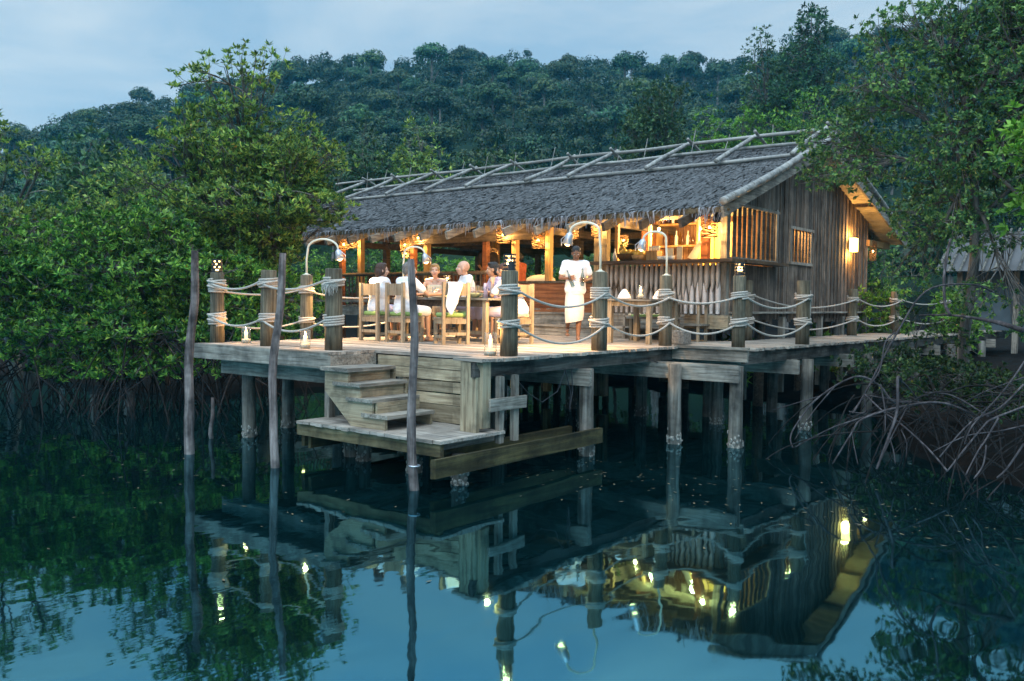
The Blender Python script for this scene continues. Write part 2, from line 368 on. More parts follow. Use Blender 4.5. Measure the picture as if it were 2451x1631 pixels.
# ================================================================ deck
DZ = 1.5
deck = thing('timber_deck', 'wide weathered timber dining deck on round piles, with a walkway past the gable', 'deck', (-9, 12, 0))
def planks():
    m = MB(); y = 7.66
    def row(x0, x1, y0, y1):
        cuts = [x0]; x = x0 + U(1.2, 3.6)
        while x < x1 - 0.8: cuts.append(x); x += U(2.4, 3.9)
        cuts.append(x1)
        for a, b in zip(cuts, cuts[1:]):
            z = DZ + U(-0.004, 0.004); m.box(a+0.003, b-0.003, y0, y1, z-0.04, z, j=0.002)
    def right(y):
        if y < 13.2: return -6.89
        return -5.62 + 0.035*(y-14)
    while y < 33:
        w = 0.135
        if y < 8.44: x0, x1 = -12.5, -9.24
        elif y < 15.75: x0, x1 = -12.6, right(y) + U(-0.05, 0.05)
        else: x0, x1 = -7.12 + 0.03*(y-16), right(y) + U(-0.05, 0.05)
        row(x0, x1, y, y+w-0.008)
        if 8.0 < y < 8.44: row(-7.38, -6.88+U(-0.03, 0.03), y, y+w-0.008)
        y += w
    m.build('planking', DECKM, deck)
planks()
f = MB()
f.box(-12.53, -9.24, 7.61, 7.655, 1.27, 1.495, 0.003)                         # front fascia
f.build('fascia', WX, deck); f = MB()
f.box(-9.24, -9.195, 7.612, 8.44, 1.27, 1.455, 0.003)                         # notch side
f.build('fascia', WX, deck); f = MB()
f.box(-6.99, -5.66, 13.1, 13.145, 1.29, 1.48, 0.003); f.box(-6.93, -5.62, 13.03, 13.1, 1.485, 1.525, 0.003)
f.build('fascia', WX, deck)
f = MB()
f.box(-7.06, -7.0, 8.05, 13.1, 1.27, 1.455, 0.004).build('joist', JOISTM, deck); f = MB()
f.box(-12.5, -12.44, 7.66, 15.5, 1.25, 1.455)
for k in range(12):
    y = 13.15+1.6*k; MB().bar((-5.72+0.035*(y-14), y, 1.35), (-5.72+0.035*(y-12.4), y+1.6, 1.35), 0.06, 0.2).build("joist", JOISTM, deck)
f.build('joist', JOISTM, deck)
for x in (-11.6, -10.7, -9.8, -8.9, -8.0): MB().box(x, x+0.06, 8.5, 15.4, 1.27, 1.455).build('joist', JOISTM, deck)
for y, x0, x1 in ((8.12, -12.35, -9.2), (10.46, -12.4, -6.82), (12.55, -12.4, -5.5), (14.9, -12.4, -5.45), (17.4, -7.2, -5.3), (20.4, -7.1, -5.2), (23.5, -7.0, -5.1), (26.6, -6.9, -5.0), (29.6, -6.8, -4.9)):
    MB().box(x0, x1, y-0.13, y-0.06, 1.02, 1.265, 0.004).box(x0+U(0, .1), x1-0.12, y+0.06, y+0.13, 1.02, 1.265, 0.004).build('cap_beam', WX, deck)
def pile(x, y, top, r=0.105, parent=deck):
    ox, oy = U(-.03, .03), U(-.03, .03)
    p = MB().tube([(x+ox, y+oy, -0.9), (x+ox*.6, y+oy*.6, 0.0), (x, y, top*0.6), (x, y, top)], [r*1.08, r*1.05, r, r*0.97], 14).build('pile', PILEM, parent, smooth=True)
    if x > -12.6 and y < 16:
        c = MB()
        for k in range(34):
            a = U(0, 6.283); z = U(-0.05, 0.26)*U(0.3, 1); q = r*1.03
            c.ball((x+ox*.6+q*math.cos(a), y+oy*.6+q*math.sin(a), z), (U(.012, .03), U(.012, .03), U(.015, .04)), 6)
        c.build('barnacles', BARNACLE, p, kind='stuff')
for x, y in ((-11.94, 8.22), (-12.35, 9.3), (-10.9, 9.2), (-9.4, 8.15), (-6.95, 10.46), (-6.51, 12.3), (-5.62, 12.62), (-5.48, 15.3), (-5.35, 18.4), (-5.2, 21.5), (-5.1, 24.6), (-5.0, 28),
             (-12.2, 10.46), (-10.2, 10.5), (-8.6, 10.46), (-12.2, 12.55), (-10.2, 12.5), (-8.4, 12.55), (-12.2, 14.9), (-10.3, 14.9), (-8.6, 14.9), (-7.0, 14.9), (-6.95, 17.4), (-6.9, 20.4), (-6.8, 23.5)):
    pile(x, y, 1.26)
# loose wires sagging under the deck edge
for pts, lab in ((((-6.98, 8.8, 1.25), (-6.97, 9.1, 1.0), (-6.96, 9.4, 0.86), (-6.96, 9.75, 0.98), (-6.97, 9.95, 1.28)), 'thin wire drooping in a loop under the deck edge beside the boat landing'),
                 (((-6.97, 9.95, 1.28), (-6.95, 10.05, 0.95), (-6.94, 10.02, 0.7), (-6.96, 10.12, 0.95), (-6.97, 10.1, 1.27)), 'short dangling wire hanging straight down near the first cap beam'),
                 (((-6.95, 12.3, 1.3), (-6.6, 12.9, 1.1), (-6.4, 13.05, 1.02), (-6.0, 13.06, 1.08), (-5.7, 13.06, 1.22)), 'thin wire sagging under the step in the deck edge')):
    tag(MB().tube(pts, 0.007, 6).build('loose_wire', BLACKM), lab, 'wire', 'loose wires under the deck')
# ---------------------------------------------------------------- boat landing and stairs
LZ = 0.58
ld = thing('boat_landing', 'low timber boat landing with mossy beams just above the water', 'landing', (-8.2, 7.9, LZ))
m = MB()
x = -9.52
while x < -6.9:
    m.box(x, x+0.125, 7.3+U(-.02, .02), 8.5, LZ-0.04+U(-.003, .003), LZ, 0.002); x += 0.133
m.build('planking', DECKM, ld)
m = MB().box(-9.58, -6.92, 7.36, 7.42, LZ-0.2, LZ-0.045, 0.004)
m.build('fascia', MOSS_L, ld)
for x in (-9.5, -8.6, -7.75, -7.2): MB().box(x, x+0.07, 7.42, 8.6, LZ-0.17, LZ-0.045).build('joist', WY, ld)
MB().box(-6.8, -6.73, 7.08, 10.57, 0.19, 0.41, 0.006).build('beam', MOSS_X, ld)
MB().box(-7.22, -7.15, 7.5, 10.4, 0.2, 0.41, 0.006).build('beam', MOSS_X, ld)
MB().box(-9.66, -9.6, 7.5, 9.4, 0.2, 0.40, 0.006).build('beam', MOSS_X, ld)
MB().box(-9.45, -9.39, 7.44, 9.4, 0.2, 0.40, 0.006).build('beam', MOSS_X, ld)
for x, y in ((-6.98, 7.75), (-9.0, 8.05), (-7.9, 7.9)): pile(x, y, LZ-0.21, 0.09, ld)
for x, y in ((-9.47, 7.83),):
    MB().box(x-0.05, x+0.05, y-0.05, y+0.05, LZ, 1.27).build('post', WZ, ld)
MB().box(-7.26, -7.0, 8.08, 8.15, LZ, 1.455, 0.003).box(-7.02, -6.95, 8.15, 8.3, LZ+.05, 1.455, 0.003).build('post', TZ, ld)
for y in (8.42, 8.72): MB().box(-6.97, -6.9, y, y+0.09, 0.42, 1.27, 0.003).build('post', WZ, ld)
MB().box(-6.895, -6.86, 8.2, 8.93, 0.84, 1.0, 0.004).build('brace_board', WY, ld)
m = MB()
for k, z in enumerate((1.30, 1.15, 0.99, 0.83, 0.68, 0.59)):
    h = 0.148
    a = -9.2 if k < 2 else -8.7
    m.box(a, -7.75, 8.475, 8.51, z, z+h-0.006, 0.002); m.box(-7.75, -7.27, 8.475, 8.51, z, z+h-0.006, 0.002)
m.build('wall_board', TX, ld)
st = thing('timber_staircase', 'short weathered timber stair of four treads down from the deck to the boat landing', 'stairs', (-8.6, 7.8, LZ))
tr = ((1.32, -9.18, -8.62), (1.14, -8.92, -8.39), (0.955, -8.66, -8.16), (0.77, -8.36, -7.88))
for z, x0, x1 in tr: MB().box(x0, x1, 7.42, 8.27, z-0.045, z, 0.003).build('tread', WY, st)
for i, (z, x0, x1) in enumerate(tr):
    zt = (DZ-0.045 if i == 0 else tr[i-1][0]-0.045); xr = x0 + (0.0 if i else 0.0)
    if i: MB().box(x0+0.18, x0+0.215, 7.5, 8.25, z, zt, 0.002).build('riser', TY, st)
# side board of the stair, stepped on top and raking below
def side(y0, y1):
    p = [(-9.12, 1.275), (-8.66, 1.275), (-8.66, 1.095), (-8.43, 1.095), (-8.43, 0.91), (-8.2, 0.91), (-8.2, 0.725), (-7.96, 0.725), (-7.96, LZ+0.002), (-8.6, LZ+0.002), (-9.12, 1.0)]
    n = len(p); vs = [(x, y0, z) for x, z in p] + [(x, y1, z) for x, z in p]
    fs = [tuple(range(n)), tuple(range(2*n-1, n-1, -1))] + [(i, i+n, (i+1) % n+n, (i+1) % n) for i in range(n)]
    return MB().raw(vs, fs)
side(7.46, 7.5).build('stringer', TX, st); side(8.27, 8.31).build('stringer', TX, st)
# ---------------------------------------------------------------- rope posts
POSTS = [  # x, y, height, lean-x, radius, label
 (-12.55, 8.05, 1.13, .0, .11, 'round log post on the deck corner furthest left, under the dark pierced tin lantern'),
 (-11.15, 8.03, 1.15, .01, .12, 'thick bare-topped log post right behind the thin knotty mooring pole'),
 (-12.62, 9.9, 1.15, .0, .11, 'log post with a cream gooseneck lamp on top, standing above the candle on the left'),
 (-9.62, 8.02, 1.15, .0, .12, 'log post at the head of the stairs, with a frayed rope end'),
 (-7.17, 8.93, 1.12, .0, .115, 'dark log post above the landing with a lantern on top and candle below'),
 (-7.07, 10.96, 1.17, .0, .115, 'dark log post with a gooseneck lamp on it, standing right of the waiter'),
 (-7.1, 13.05, 1.18, .0, .105, 'log post with a gooseneck lamp, beside the stone block before the bar'),
 (-5.96, 13.42, 1.18, .0, .105, 'log post with a glowing pierced lantern on top, at the corner where the walkway begins'),
 (-5.72, 15.66, 1.16, .0, .12, 'log post on the outer walkway edge with a vertical rope between its lashings'),
 (-7.16, 16.55, 1.2, .0, .09, 'pale slim post lashed with rope, half hidden behind the post at the walkway corner'),
 (-6.62, 21.4, 1.12, .0, .11, 'slender log post in front of the gable wall, below the glowing wall lamp'),
 (-6.3, 23.9, 1.1, -.02, .11, 'crooked log post just past the far corner of the gable wall'),
 (-5.9, 27.6, 1.1, .0, .11, 'last log post down the walkway, half hidden by mangrove leaves'),
 (-12.62, 12.3, 1.13, .0, .11, 'log post hidden behind the two diners in white shirts, carrying a lit gooseneck lamp'),
 (-13.55, 14.6, 1.1, .0, .12, 'short dark post behind the dining table with a glowing pierced lantern on it'),
]
PT = []
for x, y, h, lx, r, lab in POSTS:
    z0 = DZ - 0.02
    if x < -13: z0 = 0.3
    m = MB().tube([(x, y, z0), (x+lx*.3, y, z0+.4), (x+lx*.7, y, DZ+h*.6), (x+lx, y, DZ+h-0.012), (x+lx, y, DZ+h)], [r*1.04, r*1.02, r, r*.98, r*.9], 18)
    o = m.build('deck_post', LOGM, smooth=False); o.data.shade_smooth() if hasattr(o.data, 'shade_smooth') else None
    tag(o, lab, 'post', 'log posts round the deck'); PT.append(Vector((x+lx, y, DZ+h)))
# ---------------------------------------------------------------- ropes
RR = 0.0165
def wrap(m, i, zc, turns=3.5, tilt=0.0):
    x, y, h, lx, r, _ = POSTS[i]; pts = []; q = r*1.02 + RR; n = int(turns*22); a0 = U(0, 6.28); ph = U(0, 6.28)
    for k in range(n+1):
        a = a0 + 2*math.pi*turns*k/n
        pts.append((x+lx*.7+q*math.cos(a), y+q*math.sin(a), zc + (k/n-0.5)*turns*RR*2.15 + tilt*math.cos(a+ph)))
    m.tube(pts, RR, 7)
def cross(m, i, zc, d):       # slanting strand on the near face of the post
    x, y, h, lx, r, _ = POSTS[i]; q = r*1.02 + RR*2.6; pts = []
    ca = math.atan2(-y, -x)
    for k in range(15):
        a = ca + d*(k/14-0.5)*2.5; pts.append((x+q*math.cos(a), y+q*math.sin(a), zc+0.07*(0.5-k/14)))
    m.tube(pts, RR, 7)
def span(m, i, j, z0, z1, sag, side=-1):
    a, b = POSTS[i], POSTS[j]; pa, pb = Vector((a[0], a[1], DZ+z0)), Vector((b[0], b[1], DZ+z1))
    d = (pb-pa); d.z = 0; d.normalize(); s = Vector((d.y, -d.x, 0))
    # tangent to the posts, on the side nearer the camera when side = -1
    if s.dot(Vector((0, 0, 0)) - pa) < 0: s = -s
    s = s*(-side)
    pa = pa + s*(a[4]+RR); pb = pb + s*(b[4]+RR)
    n = 22; jit = U(-.01, .01)
    m.tube([pa.lerp(pb, k/n) + Vector((0, 0, -4*sag*(k/n)*(1-k/n)*(1+jit*k))) for k in range(n+1)], RR, 7)
HU, HL = 0.98, 0.42
def rope(label, seq, z, sags, side=-1, grp='rope railings', ends=()):
    t = thing('rope_rail', label, 'rope', (POSTS[seq[0]][0], POSTS[seq[0]][1], DZ+z), 0, grp)
    for (i, j), sg in zip(zip(seq, seq[1:]), sags):
        m = MB(); span(m, i, j, z+U(-.03, .03), z+U(-.03, .03), sg, side); m.build('span', ROPEM, t, smooth=True)
    for i in seq:
        m = MB(); wrap(m, i, DZ+z, rng.choice([3.5, 3.5, 4.5]), 0.008)
        if rng.random() < 0.75: cross(m, i, DZ+z, rng.choice([-1, 1]))
        m.build('lashing', ROPEM, t, smooth=True)
    return t
rope('upper pale rope along the front deck edge, corner post to stair post', (0, 1, 3), HU-0.02, (.1, .12))
rope('lower pale rope along the front deck edge, corner post to stair post', (0, 1, 3), HL, (.14, .2))
rope('upper rope running back along the left deck side towards the diners', (0, 2, 13), HU-0.1, (.09, .14), 1)
rope('lower rope running back along the left deck side towards the diners', (0, 2, 13), HL-0.08, (.14, .14), 1)
rope('upper grey rope along the right deck edge, from landing to walkway', (4, 5, 6, 7, 8), HU-0.12, (.2, .2, .13, .2))
rope('lower grey rope along the right deck edge, from landing to walkway', (4, 5, 6, 7, 8), HL, (.24, .2, .2, .26))
rope('thin upper rope on the building side of the walkway below the wall lamp', (9, 10, 11, 12), 0.88, (.24, .16, .14))
rope('thin lower rope on the building side of the walkway below the wall lamp', (9, 10, 11, 12), 0.40, (.24, .2, .16))
# frayed knot ends
m = MB(); x, y, h, lx, r, _ = POSTS[3]
for k in range(60):
    a = math.atan2(-y, -x)+U(-.9, .5); p = Vector((x+(r+.03)*math.cos(a), y+(r+.03)*math.sin(a), DZ+.95))
    q = p + Vector((U(-.05, .02), U(-.07, .0), U(-.06, -.19))); m.tube([p, (p+q)/2 + Vector((U(-.03, 0), U(-.03, 0), 0)), q], [.007, .005, .002], 4)
tag(m.build('frayed_rope', plain('frayed_fibre', (.42, .41, .37), .95)), 'frayed tuft of old rope hanging from the knot on the stair post', 'rope end')
# rope between the two lashings of walkway post
x, y, h, lx, r, _ = POSTS[8]
tag(MB().tube([(x+r*.75, y+r*.75, DZ+.98), (x+r*.8, y+r*.8, DZ+.75), (x+r*.82, y+r*.72, DZ+.55), (x+r*.75, y+r*.75, DZ+.42)], RR, 7).build('rope_drop', ROPEM, smooth=True), 'vertical piece of rope joining two lashings on the outer walkway post', 'rope')
# ---------------------------------------------------------------- mooring poles in the water
def mooring(base, top, r0, r1, label, name='mooring_pole'):
    b, t = Vector(base), Vector(top); n = 16; pts = []; rs = []
    bx, by = U(0, 9), U(0, 9)
    for k in range(n+1):
        q = k/n; p = (b + Vector((0, 0, -.9))).lerp(t, q)
        w = .07*math.sin(q*math.pi)
        p += Vector((w*mn.noise((bx, q*2.6, 0))*1.6, w*mn.noise((by, q*2.6, 3))*1.6, 0)); pts.append(p)
        rs.append((r0+(r1-r0)*q)*(1+.12*mn.noise((bx+4, q*9, 1))))
    rs[-1] *= .9
    o = MB().tube(pts, rs, 14).build(name, POLEM, smooth=True)
    return tag(o, label, 'pole', 'wooden poles standing in the creek')
mooring((-11.19, 6.74, 0), (-11.15, 6.8, 2.88), .075, .052, 'tall straight grey mooring pole standing in the water left of the deck corner')
mooring((-9.53, 6.92, 0), (-9.45, 7.03, 2.81), .06, .048, 'thin knotty mooring pole standing before the deck fascia, left of the stairs')
mooring((-7.14, 7.16, 0), (-7.18, 7.12, 2.69), .06, .045, 'dark bent mooring pole rising from the water in front of the stairs')
mooring((-17.12, 8.89, 0), (-17.0, 9.05, 1.9), .085, .07, 'leaning weathered pole among the mangrove roots on the left bank')
mooring((-12.17, 7.7, 0), (-12.17, 7.72, 0.65), .05, .025, 'short broken white-topped stake beside the leftmost deck pile', 'broken_stake')
tag(MB().tube([(-7.14+.066*math.cos(a), 7.16+.066*math.sin(a), 0.29) for a in np.linspace(0, 6.4, 18)], .007, 6).build('wire_ring', STEEL), 'thin wire ring tied round the mooring pole in front of the stairs', 'wire')
# ================================================================ restaurant building
B = thing('restaurant_pavilion', 'long thatched timber restaurant on stilts with a lit bar and board gable', 'building', (-14, 20, 0))
EF, RG, EB = (14.6, 3.98), (20.1, 5.95), (26.6, 4.12)
RX0, RX1 = -22.6, -6.78
def zf(y): return EF[1] + (RG[1]-EF[1])*(y-EF[0])/(RG[0]-EF[0])
def zb(y): return RG[1] + (EB[1]-RG[1])*(y-RG[0])/(EB[0]-RG[0])
thatch, tt_, tb_ = new_mat('palm_thatch'); l_ = tt_.links.new
g_ = node(tt_, 'ShaderNodeNewGeometry'); r_ = ramp(tt_, [(0, (.05, .05, .051)), (.5, (.075, .075, .077)), (.9, (.102, .102, .105)), (1, (.155, .155, .158))])
l_(g_.outputs['Random Per Island'], r_.inputs[0])
tc_ = node(tt_, 'ShaderNodeTexCoord'); n_ = node(tt_, 'ShaderNodeTexNoise'); n_.inputs['Scale'].default_value = 1.1; n_.inputs['Detail'].default_value = 6; l_(tc_.outputs['Object'], n_.inputs['Vector'])
q_ = ramp(tt_, [(.3, (.7, .69, .68)), (.65, (1.12, 1.12, 1.12))]); l_(n_.outputs['Fac'], q_.inputs[0])
x_ = node(tt_, 'ShaderNodeMix', data_type='RGBA', blend_type='MULTIPLY'); x_.inputs[0].default_value = 1; l_(r_.outputs[0], x_.inputs[6]); l_(q_.outputs[0], x_.inputs[7])
l_(x_.outputs[2], tb_.inputs['Base Color']); tb_.inputs['Roughness'].default_value = .75
THIN = wood('thatch_underside', (.03, .022, .012), (.12, .085, .045), (.22, .16, .09), axis='y', grain=14, bump=.5)
m = MB()
def slab(y0, z0, y1, z1, t, x0=RX0, x1=RX1):
    vs = [(x, y, z) for x in (x0, x1) for y, z in ((y0, z0), (y1, z1), (y1, z1-t), (y0, z0-t))]
    m.raw(vs, [(0, 1, 5, 4), (3, 7, 6, 2), (0, 4, 7, 3), (1, 2, 6, 5), (0, 3, 2, 1), (4, 5, 6, 7)])
slab(EF[0], EF[1]-.02, RG[0], RG[1]-.02, .09); slab(RG[0]+.001, RG[1]-.02, EB[0], EB[1]-.02, .09)
roof = m.build('roof', THIN, B)
# rows of palm-leaf shingles, every blade its own strip
def shingles(name, front):
    rr = np.random.default_rng(3 if front else 4); V = []; rows = 70
    y0, z0, y1, z1 = (EF[0], EF[1], RG[0], RG[1]) if front else (EB[0], EB[1], RG[0], RG[1])
    sl = np.array([0, y1-y0, z1-z0]); Ls = np.linalg.norm(sl); sl = sl/Ls; nrm = np.array([0, -sl[2], sl[1]]) if front else np.array([0, sl[2]*1.0, -sl[1]]); nrm = nrm*np.sign(nrm[2])
    step = Ls/rows
    for k in range(rows):
        x = np.arange(RX0, RX1, .024); x = x + rr.uniform(-.015, .015, len(x)); n = len(x)
        t0 = k*step + rr.uniform(-.05, .03, n); ln = rr.uniform(.14, .24, n); w = rr.uniform(.009, .02, n)
        dx = rr.normal(0, .03, n); lift0 = rr.uniform(.005, .014, n); lift1 = rr.uniform(0, .015, n)
        top = t0+ln; top = np.minimum(top, Ls+.03)
        a = np.stack([x+dx, 0*x, 0*x], 1) + np.outer(t0, sl) + np.outer(lift0, nrm); b = np.stack([x, 0*x, 0*x], 1) + np.outer(top, sl) + np.outer(lift1, nrm)
        ww = np.stack([w, 0*w, 0*w], 1); tl = np.outer(rr.uniform(-.012, .012, n), nrm)
        V.append(np.stack([a-ww*.7-tl, a+ww*.7+tl, b+ww, b-ww], 1) + np.array([0, y0, z0]))
    V = np.concatenate(V).reshape(-1, 3); F = np.arange(len(V)).reshape(-1, 4)
    return np_mesh(name, V, F, thatch, roof)
shingles('thatch', True); shingles('thatch', False)
m = MB()
for k in range(760):                                                      # ragged fringe hanging from the front eave
    x = U(RX0, RX1); y = EF[0]+U(-.06, .04); L_ = abs(rng.gauss(.12, .06))+.05 if rng.random() < .88 else U(.18, .36); w = U(.006, .016)
    p = Vector((x, y+.06, EF[1]+.01)); q = p + Vector((U(-.05, .05), -U(.03, .1), -.04)); r = q + Vector((U(-.1, .06), -U(-.03, .03), -L_))
    wv = Vector((w, U(-.01, .01), 0)); m.raw([p-wv, p+wv, q+wv, q-wv, r+wv*.25, r-wv*.25], [(0, 1, 2, 3), (3, 2, 4, 5)])
m.build('eave_fringe', plain('dry_frond', (.24, .235, .25), .7, var=.5, scale=9), roof, kind='stuff')
m = MB()
for k in range(160):
    x = RX1 - U(0, 15.6); m.ball((x, EF[0]+.05+U(0, .05), EF[1]-.06), (U(.03, .07), .05, U(.03, .05)), 6)
m.build('eave_roll', THIN, roof)
def bamboo(a, b, r, name='bamboo_pole', par=None, n=24):
    a, b = Vector(a), Vector(b); pts = []; rs = []; ln = (b-a).length; seg = .42
    k = max(4, int(ln/seg)); bow = Vector((0, 0, U(-.03, .03)))
    for i in range(k+1):
        for dq, s in ((-.03, 1), (0, 1.14), (.03, 1)):
            q = min(1, max(0, i/k + dq*seg/ln)); p = a.lerp(b, q) + bow*math.sin(math.pi*q)*2 + Vector((0, .03*mn.noise((q*ln*.5, a.y, a.z)), .03*mn.noise((q*ln*.5, a.y+5, a.z))))
            if not pts or (p-pts[-1]).length > .004: pts.append(p); rs.append(r*.86*s*(1-.12*q))
    return MB().tube(pts, rs, 9).build(name, BAMBOO, par or roof, smooth=True)
bamboo((-6.72, 20.1, 6.25), (-24.0, 20.1, 6.27), .052, 'ridge_pole')
bamboo((-6.95, 19.75, 5.92), (-22.7, 19.8, 5.94), .05); bamboo((-6.85, 18.4, 5.42), (-22.2, 18.4, 5.42), .055)
bamboo((-6.9, 20.55, 5.95), (-22.5, 20.55, 5.95), .05)
bx = (-22.5, -21.1, -19.32, -17.68, -16.12, -14.08, -12.69, -10.42, -8.66, -6.95)
for x in bx:
    bamboo((x+U(-.03, .03), 18.1, 5.40), (x+U(-.08, .08), 20.35, 6.36), .06); bamboo((x+.12, 22.0, 5.5), (x+.14, 19.85, 6.33), .05)
for i in range(15):
    m = MB()
    x = -22.5+15.6*i/14+U(-.2, .2); h = U(.12, .34); m.tube([(x, 20.1+U(-.3, .1), 5.9), (x+U(-.03, .03), 20.1+U(-.1, .1), 6.28+h)], .010, 5)
    m.build('ridge_pin', BAMBOO, roof)
bamboo((-6.76, 14.45, 4.03), (-6.76, 20.28, 6.12), .085, 'rake_pole'); bamboo((-6.76, 26.7, 4.18), (-6.76, 20.0, 6.1), .075, 'rake_pole')
MB().bar((-6.79, 14.5, 3.86), (-6.79, 20.1, 5.83), .05, .2).build('barge_board', WY, roof)
MB().bar((-6.79, 20.1, 5.84), (-6.79, 26.65, 3.99), .05, .2).build('barge_board', WY, roof)
# corrugated sheets under the rear overhang
m = MB(); n = 120; vs = []
for i in range(n+1):
    y = 20.4+6.1*i/n; z = zb(y)-.14 + .02*math.sin(i*1.5)
    for x in (-10.5, -6.83): vs.append((x, y, z - .0))
m.raw(vs, [(2*i, 2*i+1, 2*i+3, 2*i+2) for i in range(n)])
m.build('corrugated_soffit', plain('rusty_sheet', (.34, .30, .22), .6, var=.4, scale=3), roof, smooth=True)
# rafters
xs = [-7.55-.83*i for i in range(18)]
for i, x in enumerate(xs):
    MB().bar((x, 14.35, EF[1]-.30), (x+.0, 20.05, RG[1]-.21), .065, .17).build('rafter', WY if i > 2 else DARKW, B)
    MB().bar((x, 26.4, EB[1]-.15), (x, 20.15, RG[1]-.21), .065, .17).build('rafter', DARKW, B)
for k in range(9):
    y = 14.9+k*.6; MB().box(RX0+.1, RX1-.08, y, y+.06, zf(y)-.16, zf(y)-.115).build('purlin', DARKW, B)
    y = 20.9+k*.6; MB().box(RX0+.1, -10.6, y, y+.06, zb(y)-.2, zb(y)-.155).build('purlin', DARKW, B)
# plates along the posts
MB().box(-22.2, -7.4, 15.84, 15.93, 3.99, 4.12, .003).build('wall_plate', DARKW, B)
MB().box(-22.2, -7.4, 24.6, 24.7, 4.12, 4.32).build('wall_plate', DARKW, B)
MB().box(-16.0, -11.9, 15.72, 15.80, 3.64, 3.88, .004).build('blind_roll', wood('blind_slats', (.05, .035, .022), (.16, .115, .075), (.26, .2, .14), axis='x', grain=20), B)     # rolled board below the rafters in the middle bays
# posts
FL = 2.08
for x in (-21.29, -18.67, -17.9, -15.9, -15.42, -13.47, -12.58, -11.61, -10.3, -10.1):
    MB().box(x-.062, x+.062, 15.8, 15.94, .2, zf(15.88)-.15, .004).build('post', HONEY if x in (-17.9, -15.42, -12.58, -11.61) else (TZ if x > -10.4 else REDW), B)  # posts at the lanterns take yellower timber, their lamplight put into the colour
for x in (-21.3, -19.4, -16.6, -13.6, -10.9):
    MB().box(x-.09, x+.09, 19.9, 20.08, .2, RG[1]-.2).build('post', HONEY if x == -16.6 else DARKW, B)
for x in (-21.3, -18.5, -15.6, -12.8, -10.3):
    MB().box(x-.08, x+.08, 24.55, 24.71, .2, zb(24.6)-.15).build('post', DARKW, B)
for y in (15.88, 20, 24.6): MB().box(-21.4, -10.2, y-.05, y+.05, 3.92, 4.08).build('tie_beam', DARKW, B) if y == 20 else None
for x in (-21.3, -18.5, -15.6, -12.8, -10.3): MB().box(x-.05, x+.05, 15.95, 24.55, 3.9, 4.08).build('tie_beam', DARKW, B)
# floor
m = MB()
x = -22.0
while x < -10.3: m.box(x, x+.15, 15.62, 24.8, FL-.04, FL, .002); x += .157
m.build('floor', WY, B)
MB().box(-22.0, -12.2, 15.58, 15.62, FL-.26, FL-.045, .003).build('floor_beam', WX, B)
MB().box(-22.0, -7.3, 24.8, 24.86, FL-.26, FL-.045, .003).build('floor_beam', WX, B)
for x, y in [(x, y) for x in (-21.8, -19, -16.2, -13.4, -10.6, -7.6) for y in (15.75, 18.2, 20.6, 22.6, 24.6)]:
    MB().tube([(x, y, -.8), (x+U(-.04, .04), y, FL-.05)], .11, 10).build('stilt', PILEM if y < 17 else DARKW, B)
# railing of the open side
rl = MB(); pts = [(-21.4+.6*i, 15.72+.01*math.sin(i), 2.90+.035*mn.noise((i*.7, 2, 2))) for i in range(15)]
rl.tube(pts, .05, 8).build('top_rail', DARKW, B, smooth=True)
MB().box(-21.4, -13.0, 15.69, 15.74, 2.16, 2.24).build('bottom_rail', WX, B)
for i in range(56):
    x = -21.3+.147*i; MB().tube([(x, 15.715, 2.12), (x+U(-.03, .03), 15.72, 2.9)], U(.014, .024), 6).build('baluster', DARKW, B)
MB().box(-21.6, -10.5, 24.42, 24.5, 2.7, 2.98, .003).build('rear_rail', REDW, B); MB().box(-21.6, -10.5, 24.42, 24.5, 2.14, 2.4).build('rear_rail', REDW, B)
# steps up from the deck and seat back facing the deck
stp = MB().box(-13.2, -7.8, 15.28, 15.6, 1.69, 1.735, .003).build('step', WX, B)
MB().box(-13.2, -9.95, 15.31, 15.35, 1.505, 1.69).box(-9.94, -7.8, 15.31, 15.35, 1.505, 1.69).build('riser', WX, stp)
stp = MB().box(-13.2, -7.8, 15.56, 15.8, 1.955, 2.0, .003).build('step', WX, B)
MB().box(-13.2, -9.6, 15.585, 15.62, 1.735, 1.955).box(-9.59, -7.8, 15.585, 15.62, 1.735, 1.955).build('riser', WX, stp)
m = MB()
for k in range(4): m.box(-13.1, -10.08, 15.62, 15.66, 2.0+.16*k, 2.155+.16*k, .003)
m.build('seat_back', REDW, B); MB().box(-13.15, -10.05, 15.58, 15.72, 2.64, 2.69, .003).build('seat_cap', DARKW, B)
